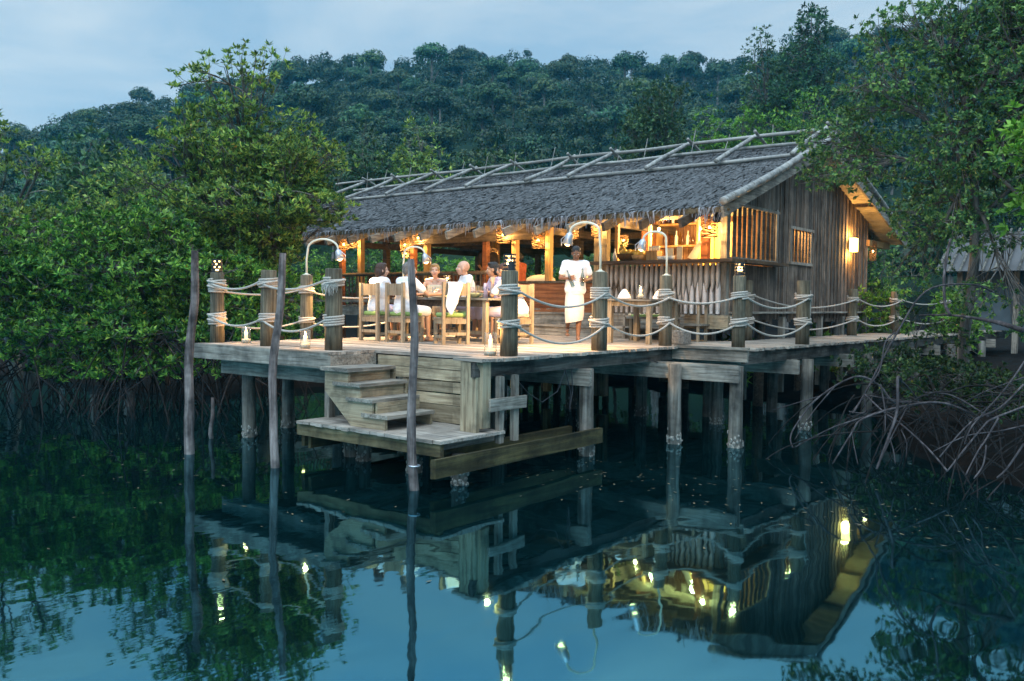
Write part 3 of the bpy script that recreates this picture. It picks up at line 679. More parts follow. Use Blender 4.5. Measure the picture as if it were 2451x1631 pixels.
# ---------------------------------------------------------------- bar
GX = -7.3
m = MB(); x = -10.0
while x < -7.4: m.box(x, x+.14, 15.74, 15.77, 1.98, 2.98, .002); x += .145
m.build('bar_front', DARKW, B)
MB().box(-10.22, -6.98, 15.36, 15.98, 3.02, 3.085, .004).build('counter', SLABW, B)
MB().raw([(-7.34, 15.981, 3.022), (-6.96, 15.981, 3.022), (-7.02, 18.3, 3.042), (-7.34, 18.35, 3.042), (-7.34, 15.981, 3.087), (-6.96, 15.981, 3.087), (-7.02, 18.3, 3.10), (-7.34, 18.35, 3.10)],
         [(3, 2, 1, 0), (4, 5, 6, 7), (0, 1, 5, 4), (1, 2, 6, 5), (2, 3, 7, 6), (3, 0, 4, 7)]).build('counter_return', SLABW, B)
def blade(x, z0, z1, w, mat, up, y=15.70):
    prof = [(.34, 0), (.42, .1), (.5, .3), (.52, .45), (.46, .65), (.3, .83), (.12, .95), (.02, 1)]
    vs = []; fs = []
    for hw, q in prof:
        z = z0+(z1-z0)*q if up else z1-(z1-z0)*q
        vs += [(x-hw*w, y+.012, z), (x, y-.028*(hw*2), z), (x+hw*w, y+.012, z), (x, y+.014, z)]
    n = len(prof)
    for i in range(n-1):
        for k in range(4):
            k2 = (k+1) % 4; fs.append((i*4+k, i*4+k2, i*4+4+k2, i*4+4+k))
    fs.append((0, 1, 2, 3)); fs.append(tuple((n-1)*4+k for k in range(4)))
    return MB().raw(vs, fs).build('paddle_blade', mat, B, smooth=True)
x = -10.0
while x < -7.42:
    w = U(.1, .15); blade(x+w/2, 2.36+U(-.12, .2), 3.015, w, SLATW, False, 15.69); x += w*.98
x = -9.95
while x < -7.42:
    w = U(.1, .15); pale = x > -8.3
    blade(x+w/2, 2.02, 2.62+U(-.16, .22)+(.1 if pale else 0), w, PALEW if pale else SLATW, True, 15.72); x += w*1.12
# bar opening frame
MB().box(-7.86, -7.72, 15.82, 15.97, 3.085, zf(15.9)-.14, .003).build('post', REDW, B)
MB().box(-7.45, -7.31, 15.83, 15.98, 1.9, zf(15.9)-.14, .003).build('post', WZ, B)
MB().box(-10.2, -7.3, 17.0, 17.06, 4.05, 4.3).build('tie_beam', TX, B)
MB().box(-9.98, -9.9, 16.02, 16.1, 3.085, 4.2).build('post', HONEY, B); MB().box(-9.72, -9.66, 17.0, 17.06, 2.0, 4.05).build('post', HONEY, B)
m = MB()
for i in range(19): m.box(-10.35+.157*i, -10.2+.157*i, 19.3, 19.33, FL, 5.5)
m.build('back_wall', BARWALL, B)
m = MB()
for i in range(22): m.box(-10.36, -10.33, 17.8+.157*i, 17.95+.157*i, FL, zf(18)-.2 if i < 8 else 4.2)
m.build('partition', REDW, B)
m = MB(); x = -10.3
while x < GX: m.box(x, x+.15, 16, 24.6, FL-.05, FL-.01); x += .157
m.build('bar_floor', WY, B)
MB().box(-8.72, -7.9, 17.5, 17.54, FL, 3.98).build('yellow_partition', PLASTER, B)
MB().box(-8.42, -8.36, 17.46, 17.5, FL, 3.98).build('partition_stud', HONEY, B); MB().box(-7.96, -7.9, 17.46, 17.5, FL, 3.98).build('partition_stud', HONEY, B)
# ---------------------------------------------------------------- gable wall
m = MB(); y = 16.0
bars = []
while y < 24.75:
    w = U(.13, .2); y1 = min(y+w, 24.78); yc = (y+y1)/2
    top = (zf(yc) if yc < RG[0] else zb(yc)) - .13; bot = 1.86+U(-.07, .07) + (.12 if rng.random() < .08 else 0); x = GX+U(-.006, .006)
    def seg(a, b): m.box(x-.022, x, y+.002, y1-.003, a, b, .003)
    if yc < 18.2: seg(bot, 3.02); seg(4.17, top) if top > 4.2 else None
    elif 19.1 < yc < 20.36: seg(bot, 3.16); seg(3.92, top)
    else: seg(bot, top)
    y = y1
m.build('gable_wall', WALLM, B)
m = MB()
for k in range(34):
    y = 16.1+.26*k; top = (zf(y) if y < RG[0] else zb(y))-.14
    if y < 18.3 or 19.0 < y < 20.45: continue
    m.box(GX+.001, GX+.02, y-.025, y+.025, 1.9, top)
m.build('batten', WALLM, B)
wdw = MB().box(GX-.03, GX+.045, 18.18, 18.28, 3.06, 4.25, .003).box(GX-.03, GX+.05, 16.0, 18.34, 4.16, 4.22).box(GX-.03, GX+.05, 16.0, 18.3, 3.105, 3.15).build('window', WZ, B)
for k in range(9): MB().box(GX-.012, GX+.012, 16.08+.235*k, 16.205+.235*k, 3.15, 4.16, .003).build('window_bar', DARKW, wdw)
wdw = MB().box(GX-.03, GX+.03, 19.06, 19.14, 3.12, 3.97, .003).box(GX-.03, GX+.03, 20.32, 20.4, 3.12, 3.97, .003).box(GX-.03, GX+.04, 19.0, 20.5, 3.92, 3.98, .002).box(GX-.03, GX+.045, 19.02, 20.46, 3.13, 3.19, .002).build('window', WZ, B)
for k in range(6): MB().box(GX-.02, GX+.012, 19.2+.2*k, 19.295+.2*k, 3.19, 3.92, .003).build('window_bar', DARKW, wdw)
MB().box(GX-.5, GX-.46, 18.7, 20.8, 2.1, 4.6).build('added_light_screen', HONEY, B)  # added board behind the bars, lit by hidden bulbs so the slots glow
m = MB()
for i in range(34): m.box(-12.6+.157*i, -12.45+.157*i, 24.62, 24.65, 1.9, zb(24.6)-.13, .003) if -12.45+.157*i < GX else None
m.build('rear_wall', WALLM, B)
MB().box(GX-.06, GX+.1, 24.6, 26.5, 3.86, 4.02).build('lookout_beam', HONEY, B)
for y in (21.8, 23.4): MB().box(GX+.0, GX+.5, y-.035, y+.035, zb(y)-.24, zb(y)-.165).build('outrigger', DARKW, B)
for yy in (16.6, 18.6, 21.0, 22.6, 24.5): MB().box(GX-.02, GX+.1, yy-.06, yy+.06, .3, 1.95, .004).build('short_stilt', WZ, B)
# light inside the pavilion and the bar; last bulbs added unseen to light the window screen
for p, e in (((-9.4, 16.9, 3.85), 60), ((-8.3, 16.7, 3.8), 55), ((-8.9, 18.6, 3.9), 45), ((-7.56, 19.45, 4.2), 46), ((-7.56, 20.2, 4.2), 30)):
    t = thing('bar_bulb', 'small bulb of the bar lighting, some added unseen above its gable window', 'lamp', p, 0, 'bulbs inside the bar')
    MB().ball(p, .035, 8).build('bulb', BULB, t); MB().tube([(p[0], p[1], p[2]+.03), (p[0], p[1], p[2]+.35)], .006, 5).build('cord', BLACKM, t); lamp('bulb_light', (p[0], p[1], p[2]-.06), e*1.1, (1, .6, .22), .06, t)
# ================================================================ bar stock
sh = thing('bar_shelf', 'two-tier open bar shelf against the back wall, holding bottles', 'shelf', (-9.8, 18.55, FL))
for z in (2.7, 3.55, 4.06): MB().box(-10.3, -9.28, 18.45, 18.75, z, z+.045).build('shelf_board', HONEY, sh)
for x in (-10.32, -9.26): MB().box(x-.03, x+.03, 18.45, 18.75, FL, 4.4).build('side_post', HONEY, sh)
BG = [glassy('bottle_green', (.35, .6, .2)), glassy('bottle_clear', (.9, .93, .9)), plain('bottle_white', (.75, .74, .68), .3), plain('bottle_brown', (.1, .04, .015), .2), glassy('bottle_yellow', (.9, .8, .3))]
def bottle(p, mat, k=1.0):
    return MB().lathe([(.03*k, 0), (.037*k, .01), (.037*k, .17*k), (.03*k, .2*k), (.013*k, .24*k), (.013*k, .31*k), (.016*k, .315*k)], p, 10).build('bar_bottle', mat, smooth=True)
proto = {}
for row, z in enumerate((3.595, 4.105, 2.745)):
    x = -10.22
    while x < -9.34:
        c = rng.choice(range(5)); b = bottle((x, 18.56+U(-.03, .1), z), BG[c], U(.85, 1.1))
        tag(b, ('bottle on the middle shelf of the lit bar', 'bottle on the top shelf of the lit bar', 'bottle on the low shelf of the lit bar')[row], 'bottle', ('bottles on the middle bar shelf', 'bottles on the top bar shelf', 'bottles on the low bar shelf')[row]); x += U(.075, .1)
CT = 3.087
fb = thing('fruit_bowl', 'round wicker bowl piled with pineapple and yellow fruit on the bar counter', 'bowl', (-9.45, 15.7, CT))
MB().lathe([(.12, 0), (.2, .05), (.24, .14), (.245, .15), (.225, .14), (.1, .03)], (-9.45, 15.7, CT), 18).build('bowl', WICKER, fb, smooth=True)
YEL = plain('yellow_fruit', (.6, .42, .08), .5); PIN = plain('pineapple_skin', (.35, .24, .06), .7, var=.6, scale=60); LEAFG = plain('fruit_leaf', (.12, .22, .05), .5)
for k in range(7):
    a = k*.9; MB().ball((-9.45+.12*math.cos(a), 15.7+.12*math.sin(a), CT+.16+.02*(k % 3)), .062, 10).build('fruit', YEL, fb, smooth=True)
MB().ball((-9.58, 15.68, CT+.23), (.08, .07, .1), 12).build('pineapple', PIN, fb, smooth=True)
m = MB()
for k in range(14): a = U(0, 6.28); m.raw([(-9.6+.02*math.cos(a+1.5), 15.68+.02*math.sin(a+1.5), CT+.31), (-9.6-.02*math.cos(a+1.5), 15.68-.02*math.sin(a+1.5), CT+.31), (-9.6+.1*math.cos(a), 15.68+.1*math.sin(a), CT+.42+U(0, .05))], [(0, 1, 2)])
m.build('pineapple_leaves', LEAFG, fb)
fb = thing('fruit_bowl', 'tan bowl of round pale fruit beside the pineapple bowl on the counter', 'bowl', (-9.18, 15.72, CT))
MB().lathe([(.1, 0), (.16, .04), (.2, .12), (.19, .12), (.08, .02)], (-9.18, 15.72, CT), 18).build('bowl', HONEY, fb, smooth=True)
for k in range(8):
    a = k*.8; MB().ball((-9.18+.1*math.cos(a)*(k % 4 > 0), 15.72+.1*math.sin(a)*(k % 4 > 0), CT+.15+.05*(k % 4 == 0)), .066, 10).build('fruit', YEL, fb, smooth=True)
tag(MB().lathe([(.035, 0), (.04, .1), (.03, .17), (.012, .22), (.012, .26), (.018, .27)], (-9.76, 15.68, CT), 12).build('white_bottle', BG[2], smooth=True), 'white bottle standing at the left end of the bar counter', 'bottle')
for i, (x, h, lab) in enumerate(((-8.42, .24, 'left one of two upright white cards on the bar counter'), (-8.22, .27, 'taller right one of two upright white cards on the bar counter'))):
    tag(MB().box(x-.06, x+.06, 15.62, 15.65, CT, CT+h, .004).build('menu_card', IVORYC), lab, 'card')
tag(MB().bar((-7.98, 15.7, CT+.01), (-7.86, 15.78, CT+.36), .2, .03, (0, 1, 0), .35).build('leaning_board', IVORYC), 'pale pointed board leaning against the bar post', 'board')
bxo = thing('serving_caddy', 'small wooden caddy of glasses and napkins on the bar counter', 'caddy', (-8.85, 15.72, CT))
MB().box(-8.98, -8.72, 15.62, 15.82, CT, CT+.2).build('box', HONEY, bxo)
for k in range(4): MB().lathe([(.025, 0), (.034, .1), (.03, .1), (.02, .01)], (-8.93+.065*k, 15.7, CT+.2), 10).build('glass', BG[2], bxo, smooth=True)
for k in range(5):
    x = -9.02+.3*0-.1*k+.0
    tag(MB().lathe([(.03, 0), (.05, .03), (.055, .08), (.05, .08), (.02, .01)], (-8.62+.07*k, 15.55+.03*(k % 2), CT), 10).build('cup', BG[2], smooth=True), 'small white cup on the bar counter', 'cup', 'white cups on the bar counter')
tag(MB().lathe([(.01, .16), (.05, .12), (.09, .05), (.085, .0)], (-9.42, 18.55, 4.46), 14, False).build('hat_shade', IVORYC, smooth=True), 'pale conical bowl upturned above the bar shelf', 'bowl')
# ================================================================ lanterns, lamps and candles
def wicker(p, r, h, power, label, seed):
    t = thing('wicker_lantern', label, 'lantern', p, 0, 'woven cane lanterns on the pavilion posts'); rr = random.Random(seed)
    m = MB(); rows = int(h/.028)
    for k in range(rows):
        z = -h/2 + h*k/(rows-1); ph = rr.uniform(0, 6); n = rr.randint(3, 5); am = rr.uniform(.004, .016); a0 = rr.uniform(0, 6.28)
        pts = [(p[0]+(r+.004*math.sin(9*a))*math.cos(a+a0), p[1]+(r+.004*math.sin(9*a))*math.sin(a+a0), p[2]+z+am*math.sin(n*a+ph)) for a in np.linspace(0, 6.2832, 30)]
        m.tube(pts, .0075, 5, False)
    m.build('shade', WICKER, t)
    for z in (-h/2-.006, h/2+.006): m = MB(); m.tube([(p[0]+r*math.cos(a), p[1]+r*math.sin(a), p[2]+z) for a in np.linspace(0, 6.2832, 30)], .012, 6, False).build('rim', WICKER, t)
    MB().ball((p[0], p[1], p[2]), .03, 10).build('bulb', BULB, t)
    MB().tube([(p[0], p[1], p[2]+.03), (p[0], p[1]+.02, p[2]+h/2+.25)], .006, 5).build('cord', BLACKM, t)
    lamp('lantern_light', (p[0], p[1], p[2]-.075), power*.45, WARM, .05, t)
    return t
for i, (p, r, h, e, lab) in enumerate((
  ((-18.32, 15.62, 3.73), .13, .26, 16, 'leftmost woven cane lantern, right beside the first gooseneck lamp head'),
  ((-17.98, 15.62, 3.77), .13, .26, 20, 'woven cane lantern over the yellow-lit post at the left of the pavilion'),
  ((-15.95, 15.6, 3.64), .12, .36, 20, 'woven cane lantern just right of the second gooseneck lamp head'),
  ((-15.5, 15.62, 3.80), .14, .24, 20, 'woven cane lantern on the post above the smiling young woman'),
  ((-12.72, 15.58, 3.76), .155, .34, 24, 'large woven cane lantern above the lit pierced lantern on the landing post'),
  ((-11.72, 15.6, 3.60), .14, .32, 22, 'woven cane lantern beside the small red lamp, left of the waiter'),
  ((-12.42, 18.0, 4.02), .13, .38, 20, 'woven cane lantern deep inside, seen behind the gooseneck lamp over the waiter'),
  ((-10.2, 15.62, 3.86), .10, .5, 18, 'tall narrow woven cane lantern on the post at the left end of the bar'),
  ((-7.56, 15.58, 3.70), .15, .36, 34, 'woven cane lantern at the bar corner under the end of the eave'),
  ((-7.2, 24.9, 3.72), .09, .5, 3, 'narrow woven cane lantern at the rear corner of the gable'),
  ((-15.0, 18.0, 3.5), .11, .3, 18, 'small woven cane lantern inside, next to the standing person in the shade'))):
    wicker(p, r, h, e, lab, i)
for i, (p, lab) in enumerate((((-19.6, 19.2, 3.7), 'woven cane lantern added inside over the left lounge bench for extra light'), ((-13.2, 21.5, 3.75), 'woven cane lantern added furthest back inside the pavilion for extra light'), ((-11.2, 18.4, 3.75), 'woven cane lantern added inside just behind the waiter for extra light'))):
    wicker(p, .11, .26, 34, lab, 30+i)  # unseen lanterns added to fill the pavilion with warm light
t = thing('red_lamp', 'small round red glass lamp hanging beside a cane lantern', 'lantern', (-12.36, 16.5, 3.68))
MB().lathe([(.03, .12), (.09, .07), (.115, 0), (.09, -.07), (.03, -.1)], (-12.36, 16.5, 3.68), 14).build('shade', glow('red_glass', (.8, .16, .02), 1.6), t, smooth=True)
MB().tube([(-12.36, 16.5, 3.78), (-12.36, 16.5, 4.3)], .006, 5).build('cord', BLACKM, t)
def pierced(p, power, label, seed, bright=True, r=.085, h=.21):
    t = thing('pierced_lantern', label, 'lantern', p, 0, 'pierced tin lanterns on the posts'); rr = random.Random(seed)
    m = MB(); n = 22; k = 9; V = []
    for j in range(k+1):
        for i in range(n): a = 2*math.pi*i/n; V.append((p[0]+r*math.cos(a), p[1]+r*math.sin(a), p[2]+.004+h*j/k))
    F = []
    for j in range(k):
        for i in range(n):
            hole = (j % 2 == 1) and ((i+(j//2)*2+rr.randint(0, 1)) % 4 == 0 or (bright and rr.random() < .6))
            if not hole: F.append((j*n+i, j*n+(i+1) % n, (j+1)*n+(i+1) % n, (j+1)*n+i))
    m.raw(V, F); m.build('tin', BLACKM, t)
    MB().lathe([(r, 0), (r, .006)], (p[0], p[1], p[2]+.0), n).build('base', BLACKM, t)
    if bright: MB().ball((p[0], p[1], p[2]+h*.5), .045, 12).build('flame', glow('lantern_core', (1, .6, .2), 14), t)
    else: MB().lathe([(.04, .01), (.055, h*.5), (.05, h*.9)], p, 12).build('flame', SPARK, t)
    lamp('lantern_light', (p[0], p[1], p[2]+h+.03), power, WARM, .04, t)
def top(i): return (PT[i].x, PT[i].y, PT[i].z+.001)
pierced(top(0), 1.5, 'dark pierced tin lantern with small glowing holes on the leftmost corner post', 1, False)
pierced(top(4), 8, 'glowing pierced tin lantern on the dark post above the boat landing', 2)
pierced(top(7), 8, 'glowing pierced tin lantern on the walkway corner post in front of the gable boards', 3)
pierced(top(14), 9, 'glowing pierced tin lantern between the young woman and the bald man', 4)
def goose(i, d, h, reach, label, on, aimv=None):
    p = Vector(top(i)); d = Vector((d[0], d[1], 0)).normalized()
    t = thing('gooseneck_lamp', label, 'lamp', p, 0, 'gooseneck lamps on the deck posts')
    MB().lathe([(.07, 0), (.07, .012), (.035, .02), (.025, .035)], p, 14).build('base', CREAM, t)
    pts = [p, p+Vector((0, 0, h*.45)), p+d*(reach*.03)+Vector((0, 0, h*.65))]
    for k in range(15):
        a = math.pi - (math.pi+.12)*k/14
        pts.append(p + d*(reach*.5+reach*.46*math.cos(a)) + Vector((0, 0, h-reach*.28+reach*.28*math.sin(a))))
    MB().tube(pts, .018, 10).build('pole', CREAM, t, smooth=True)
    e = pts[-1]; dv = (pts[-1]-pts[-2]).normalized(); dv = (dv + d*.25).normalized(); q = dv.to_track_quat('Z', 'Y').to_matrix()
    MB().lathe([(.022, -.02), (.028, .0), (.05, .01), (.055, .03), (.058, .05), (.06, .065), (.085, .175), (.083, .175), (.056, .06), (.03, .02)], e, 16, True, q).build('shade', STEEL, t, smooth=True)
    c = e + dv*.15
    b = MB().ball(c, .05 if on else .035, 10).build('bulb', BULB if on else WAX, t)
    MB().tube([e+dv*.02+d*.05, e+dv*.09+d*.12, e+dv*.19+d*.09], .006, 5).build('cage_wire', STEEL, t)
    lamp('lamp_light', e+dv*.22, (on or 1)*2.0, (1.0, .58, .22), .05, t, 135, aimv or (dv.x*.5, dv.y*.5, -1))
goose(2, (.95, .5), .64, .62, 'cream gooseneck lamp furthest left, arching right from the post above the candles', 30)
goose(13, (.95, .5), .66, .46, 'gooseneck lamp with a bright bulb, rising behind the two diners with their backs turned', 90)
goose(5, (-.97, -.3), .74, .5, 'gooseneck lamp arching left over the waiter', 75, (-.6, .25, -1))
goose(6, (-.97, -.3), .74, .42, 'gooseneck lamp standing in front of the bar opening', 3)
def candle(p, label, r=.075, h=.27, power=4.0, grp='candles in glass jars on the deck'):
    t = thing('candle_jar', label, 'candle', p, 0, grp)
    MB().lathe([(r, .0), (r, h), (r-.004, h), (r-.004, .008)], p, 20, False).lathe([(.001, 0), (r, 0)], p, 20, False).build('glass', GLASS, t, smooth=True)
    MB().lathe([(r-.006, .004), (r-.006, .065), (r*.5, .075), (.002, .07)], p, 18).build('sand', SAND, t, smooth=True)
    MB().lathe([(.026, .06), (.026, h*.68), (.02, h*.69), (.004, h*.68)], p, 14).build('candle', WAX, t, smooth=True)
    MB().lathe([(.002, h*.69), (.011, h*.74), (.009, h*.8), (.001, h*.92)], p, 10).build('flame', FLAME, t, smooth=True)
    lamp('candle_light', (p[0], p[1], p[2]+h*1.02), power, (1, .5, .16), .03, t)
candle((-12.02, 8.23, DZ), 'lit candle in a glass jar near the left corner of the deck')
candle((-10.2, 7.98, DZ), 'lit candle in a glass jar before the leftmost gooseneck lamp post')
candle((-7.38, 8.80, DZ), 'lit candle in a glass jar at the foot of the dark post above the landing', .085, .3)
tag(MB().lathe([(.025, 0), (.03, .03), (.028, .07), (.02, .07)], (-13.6, 10.6, 1.1), 10).build('tea_light', SPARK), 'small glowing tea light low down behind the left corner post', 'candle')
# wall lamp on the gable
p = (GX+.02, 23.1, 3.8)
t = thing('wall_lamp', 'bright square paper wall lamp on the gable boards near the rear corner', 'lamp', p)
MB().box(p[0], p[0]+.03, 23.02, 23.18, 3.66, 3.9).build('bracket', BLACKM, t)
MB().box(p[0]+.05, p[0]+.17, 22.96, 23.3, 3.62, 3.97, .004).build('shade', glow('paper_shade', (1.0, .62, .16), 5), t)
lamp('wall_light', (p[0]+.1, 23.13, 4.05), 14, (1, .5, .12), .1, t); lamp('wall_light', (p[0]+.1, 23.13, 3.53), 14, (1, .5, .12), .1, t)
# spotlights under the eave
tk = thing('eave_spotlight', 'dark spotlight fixed under the end of the eave beside the bar corner lantern', 'lamp', (-7.1, 15.05, 3.88))
MB().tube([(-7.1, 15.1, 3.98), (-7.1, 15.0, 3.88), (-7.1, 14.9, 3.76)], [.04, .065, .075], 12).build('body', BLACKM, tk)
MB().box(-7.13, -7.07, 15.05, 15.12, 3.95, 4.05).build('bracket', BLACKM, tk)
# ================================================================ furniture
def chair(loc, rz, label, cush, grp='square timber dining chairs'):
    t = thing('dining_chair', label, 'chair', loc, rz, grp); w = .21
    for sx in (-1, 1):
        MB().box(sx*w-.027, sx*w+.027, -.235, -.18, 0, 1.02, .003).build('rear_leg', CHAIRW, t, local=True)
        MB().box(sx*w-.027, sx*w+.027, .18, .235, 0, .42, .003).build('front_leg', CHAIRW, t, local=True)
    MB().box(-w+.027, w-.027, -.225, -.195, .80, 1.0, .003).build('back_slat', CHAIRW, t, local=True)
    m = MB().box(-w+.027, w-.027, -.22, -.19, .34, .42).box(-w+.027, w-.027, .19, .22, .34, .42)
    for sx in (-1, 1): m.box(sx*w-.015, sx*w+.015, -.18, .18, .34, .42)
    m.build('seat_rail', CHAIRW, t, local=True)
    m = MB().box(-w+.027, w-.027, -.22, -.19, .15, .20)
    for sx in (-1, 1): m.box(sx*w-.013, sx*w+.013, -.18, .18, .10, .15)
    m.build('stretcher', CHAIRW, t, local=True)
    MB().box(-w-.03, w+.03, -.175, .25, .42, .445, .002).build('seat', CHAIRW, t, local=True)
    o = MB().box(-.205, .205, -.17, .24, .446, .52).build('cushion', cush, t, local=True)
    bv = o.modifiers.new('b', 'BEVEL'); bv.width = .03; bv.segments = 4; o.data.shade_smooth()
    return t
CH = [((-11.46, 10.56, DZ), 0, 'timber chair at the left end of the row, under the short-haired woman in white', GREENC),
      ((-10.8, 10.56, DZ), R(-4), 'timber chair of the man in the white shirt, behind the dark bent mooring pole', GREENC),
      ((-9.75, 10.62, DZ), R(62), 'empty timber chair with a white napkin over its back and a green cushion', GREENC),
      ((-9.16, 11.55, DZ), R(88), 'brightly lit timber chair with an ivory cushion, just right of the dark landing post', IVORYC),

      ((-11.75, 12.55, DZ), R(172), 'timber chair of the smiling young woman on the far side of the table', GREENC),
      ((-10.98, 12.5, DZ), R(150), 'timber chair of the bald man on the far side of the table', GREENC),
      ((-10.25, 12.55, DZ), R(165), 'timber chair of the dark-haired woman in the floral top', GREENC)]
for c in CH: chair(*c)
tb = thing('dining_table', 'long timber dining table laid for a party of diners', 'table', (-10.4, 11.5, DZ))
m = MB()
for k in range(6): m.box(-11.6, -9.3, 11.02+.16*k, 11.17+.16*k, DZ+.735, DZ+.77, .002)
m.build('table_top', WX, tb)
for x, y in ((-11.5, 11.1), (-9.42, 11.1), (-11.5, 11.9), (-9.42, 11.9)): MB().box(x-.04, x+.04, y-.04, y+.04, DZ, DZ+.735, .003).build('leg', CHAIRW, tb)
for y in (11.08, 11.89): MB().box(-11.46, -9.46, y, y+.03, DZ+.62, DZ+.735).build('apron', DARKW, tb)
MB().box(-11.46, -9.46, 11.47, 11.53, DZ+.14, DZ+.2).build('stretcher', CHAIRW, tb)
TT = DZ+.771
t2 = thing('side_table', 'small square timber table with two white napkins and a candle, right of the waiter', 'table', (-7.95, 13.75, DZ))
m = MB()
for k in range(6): m.box(-8.42, -7.46, 13.2+.18*k, 13.37+.18*k, DZ+.755, DZ+.785, .002)
m.build('table_top', WX, t2)
for x, y in ((-8.34, 13.29), (-7.55, 13.29), (-8.34, 14.2), (-7.55, 14.2)): MB().box(x-.04, x+.04, y-.04, y+.04, DZ, DZ+.755, .003).build('leg', CHAIRW, t2)
MB().box(-8.3, -7.59, 13.27, 13.3, DZ+.66, DZ+.755).box(-7.565, -7.535, 13.33, 14.16, DZ+.66, DZ+.755).box(-8.3, -7.59, 14.19, 14.22, DZ+.66, DZ+.755).build('apron', CHAIRW, t2)
bn = thing('low_bench', 'low timber bench with a green pad behind the small square table', 'bench', (-8.2, 14.62, DZ))
MB().box(-8.7, -7.7, 14.42, 14.8, DZ+.42, DZ+.46, .002).build('seat', WX, bn)
for x, y in ((-8.62, 14.48), (-7.78, 14.48), (-8.62, 14.75), (-7.78, 14.75)): MB().box(x-.03, x+.03, y-.03, y+.03, DZ, DZ+.42).build('leg', CHAIRW, bn)
MB().box(-8.6, -8.0, 14.44, 14.78, DZ+.461, DZ+.5, .004).build('pad', GREENC, bn)
sr = thing('open_rack', 'open timber stool rack against the paddle-faced bar front', 'rack', (-7.75, 15.1, DZ))
for x, y in ((-8.0, 14.9), (-7.42, 14.9), (-8.0, 15.22), (-7.42, 15.22)): MB().box(x-.025, x+.025, y-.025, y+.025, DZ, DZ+.74, .002).build('leg', CHAIRW, sr)
for z in (.30, .70): MB().box(-8.06, -7.36, 14.86, 15.26, DZ+z, DZ+z+.035, .002).build('shelf', WX, sr)
sh2 = thing('shoe_rack', 'low rack holding pale sandals under the bar front', 'rack', (-8.6, 15.2, DZ))
for z in (.22, .44): MB().box(-9.1, -8.2, 15.0, 15.26, DZ+z, DZ+z+.03).build('shelf', WX, sh2)
for x in (-9.1, -8.2): MB().box(x-.025, x+.025, 15.0, 15.26, DZ, DZ+.5).build('side', WZ, sh2)
for k in range(7):
    x = -9.0+.11*k; m = MB()
    m.lathe([(.02, 0), (.04, .004), (.04, .022), (.02, .026)], (x, 15.08, DZ+.471), 10).lathe([(.02, 0), (.034, .004), (.034, .022), (.02, .026)], (x, 15.2, DZ+.471), 10)
    m.tube([(x-.035, 15.07, DZ+.49), (x, 15.06, DZ+.52), (x+.035, 15.07, DZ+.49)], .007, 5)
    tag(m.build('sandal', IVORYC, smooth=True), 'pale sandal lying on the low rack under the bar', 'sandal', 'sandals on the shoe rack')
tag(MB().box(-7.9, -7.0, 15.27, 15.58, 1.745, 2.0, .004).build('wooden_crate', TX), 'long wooden box on the step below the pale paddles at the bar corner', 'crate')
o = MB().box(-7.30, -7.04, 13.62, 13.88, DZ, DZ+.245, .006).build('stone_block', STONE); bv = o.modifiers.new('b', 'BEVEL'); bv.width = .02; bv.segments = 3
tag(o, 'rough grey stone block on the deck at the foot of a log post', 'block')
# sofas and cushions inside
sf = thing('lounge_bench', 'built-in orange timber lounge bench behind the railing at the left of the pavilion', 'bench', (-18.5, 18.3, FL))
MB().box(-20.8, -16.6, 18.0, 18.7, FL+.02, FL+.36, .003).build('seat', REDW, sf); MB().box(-20.8, -16.6, 18.7, 18.78, FL+.02, FL+.92, .003).build('backrest', REDW, sf)
lt = thing('low_table', 'low timber table behind the seat back left of the waiter', 'table', (-11.6, 17.0, FL))
MB().box(-12.3, -10.8, 16.7, 17.4, FL+.42, FL+.46, .003).build('table_top', HONEY, lt)
for x, y in ((-12.2, 16.8), (-10.9, 16.8), (-12.2, 17.3), (-10.9, 17.3)): MB().box(x-.03, x+.03, y-.03, y+.03, FL, FL+.42).build('leg', HONEY, lt)
def cushion(c, d, rot, label, mat=IVORYC):
    o = MB().box(-d[0]/2, d[0]/2, -d[1]/2, d[1]/2, -d[2]/2, d[2]/2).build('cushion', mat); o.location = c; o.rotation_euler = rot
    sb = o.modifiers.new('s', 'SUBSURF'); sb.levels = 3; sb.render_levels = 3; o.data.shade_smooth()
    return tag(o, label, 'cushion', 'pale cushions inside the pavilion')
cushion((-18.4, 18.35, FL+.55), (.6, .24, .5), (.3, 0, .1), 'pale cushion on the left lounge bench beside the baluster gap')
cushion((-17.7, 18.3, FL+.52), (.62, .26, .46), (.35, .1, -.2), 'second pale cushion on the lounge bench, nearer the yellow-lit post')
cushion((-11.9, 15.95, 2.7), (.95, .3, .34), (.25, 0, .05), 'long beige cushion along the top of the seat back behind the seated person')
cushion((-10.9, 15.98, 2.72), (.75, .3, .4), (.3, 0, -.05), 'bright ivory cushion on the seat back just left of the waiter')
cushion((-11.3, 16.5, 2.86), (.7, .3, .4), (.3, .1, .1), 'yellow-lit cushion further in, next to the honey-coloured post')
bs = thing('lounge_bench', 'built-in timber bench along the seat back facing away from the deck', 'bench', (-11.5, 16.1, FL))
MB().box(-13.0, -10.15, 15.72, 16.4, FL+.02, FL+.4, .003).build('seat', REDW, bs)
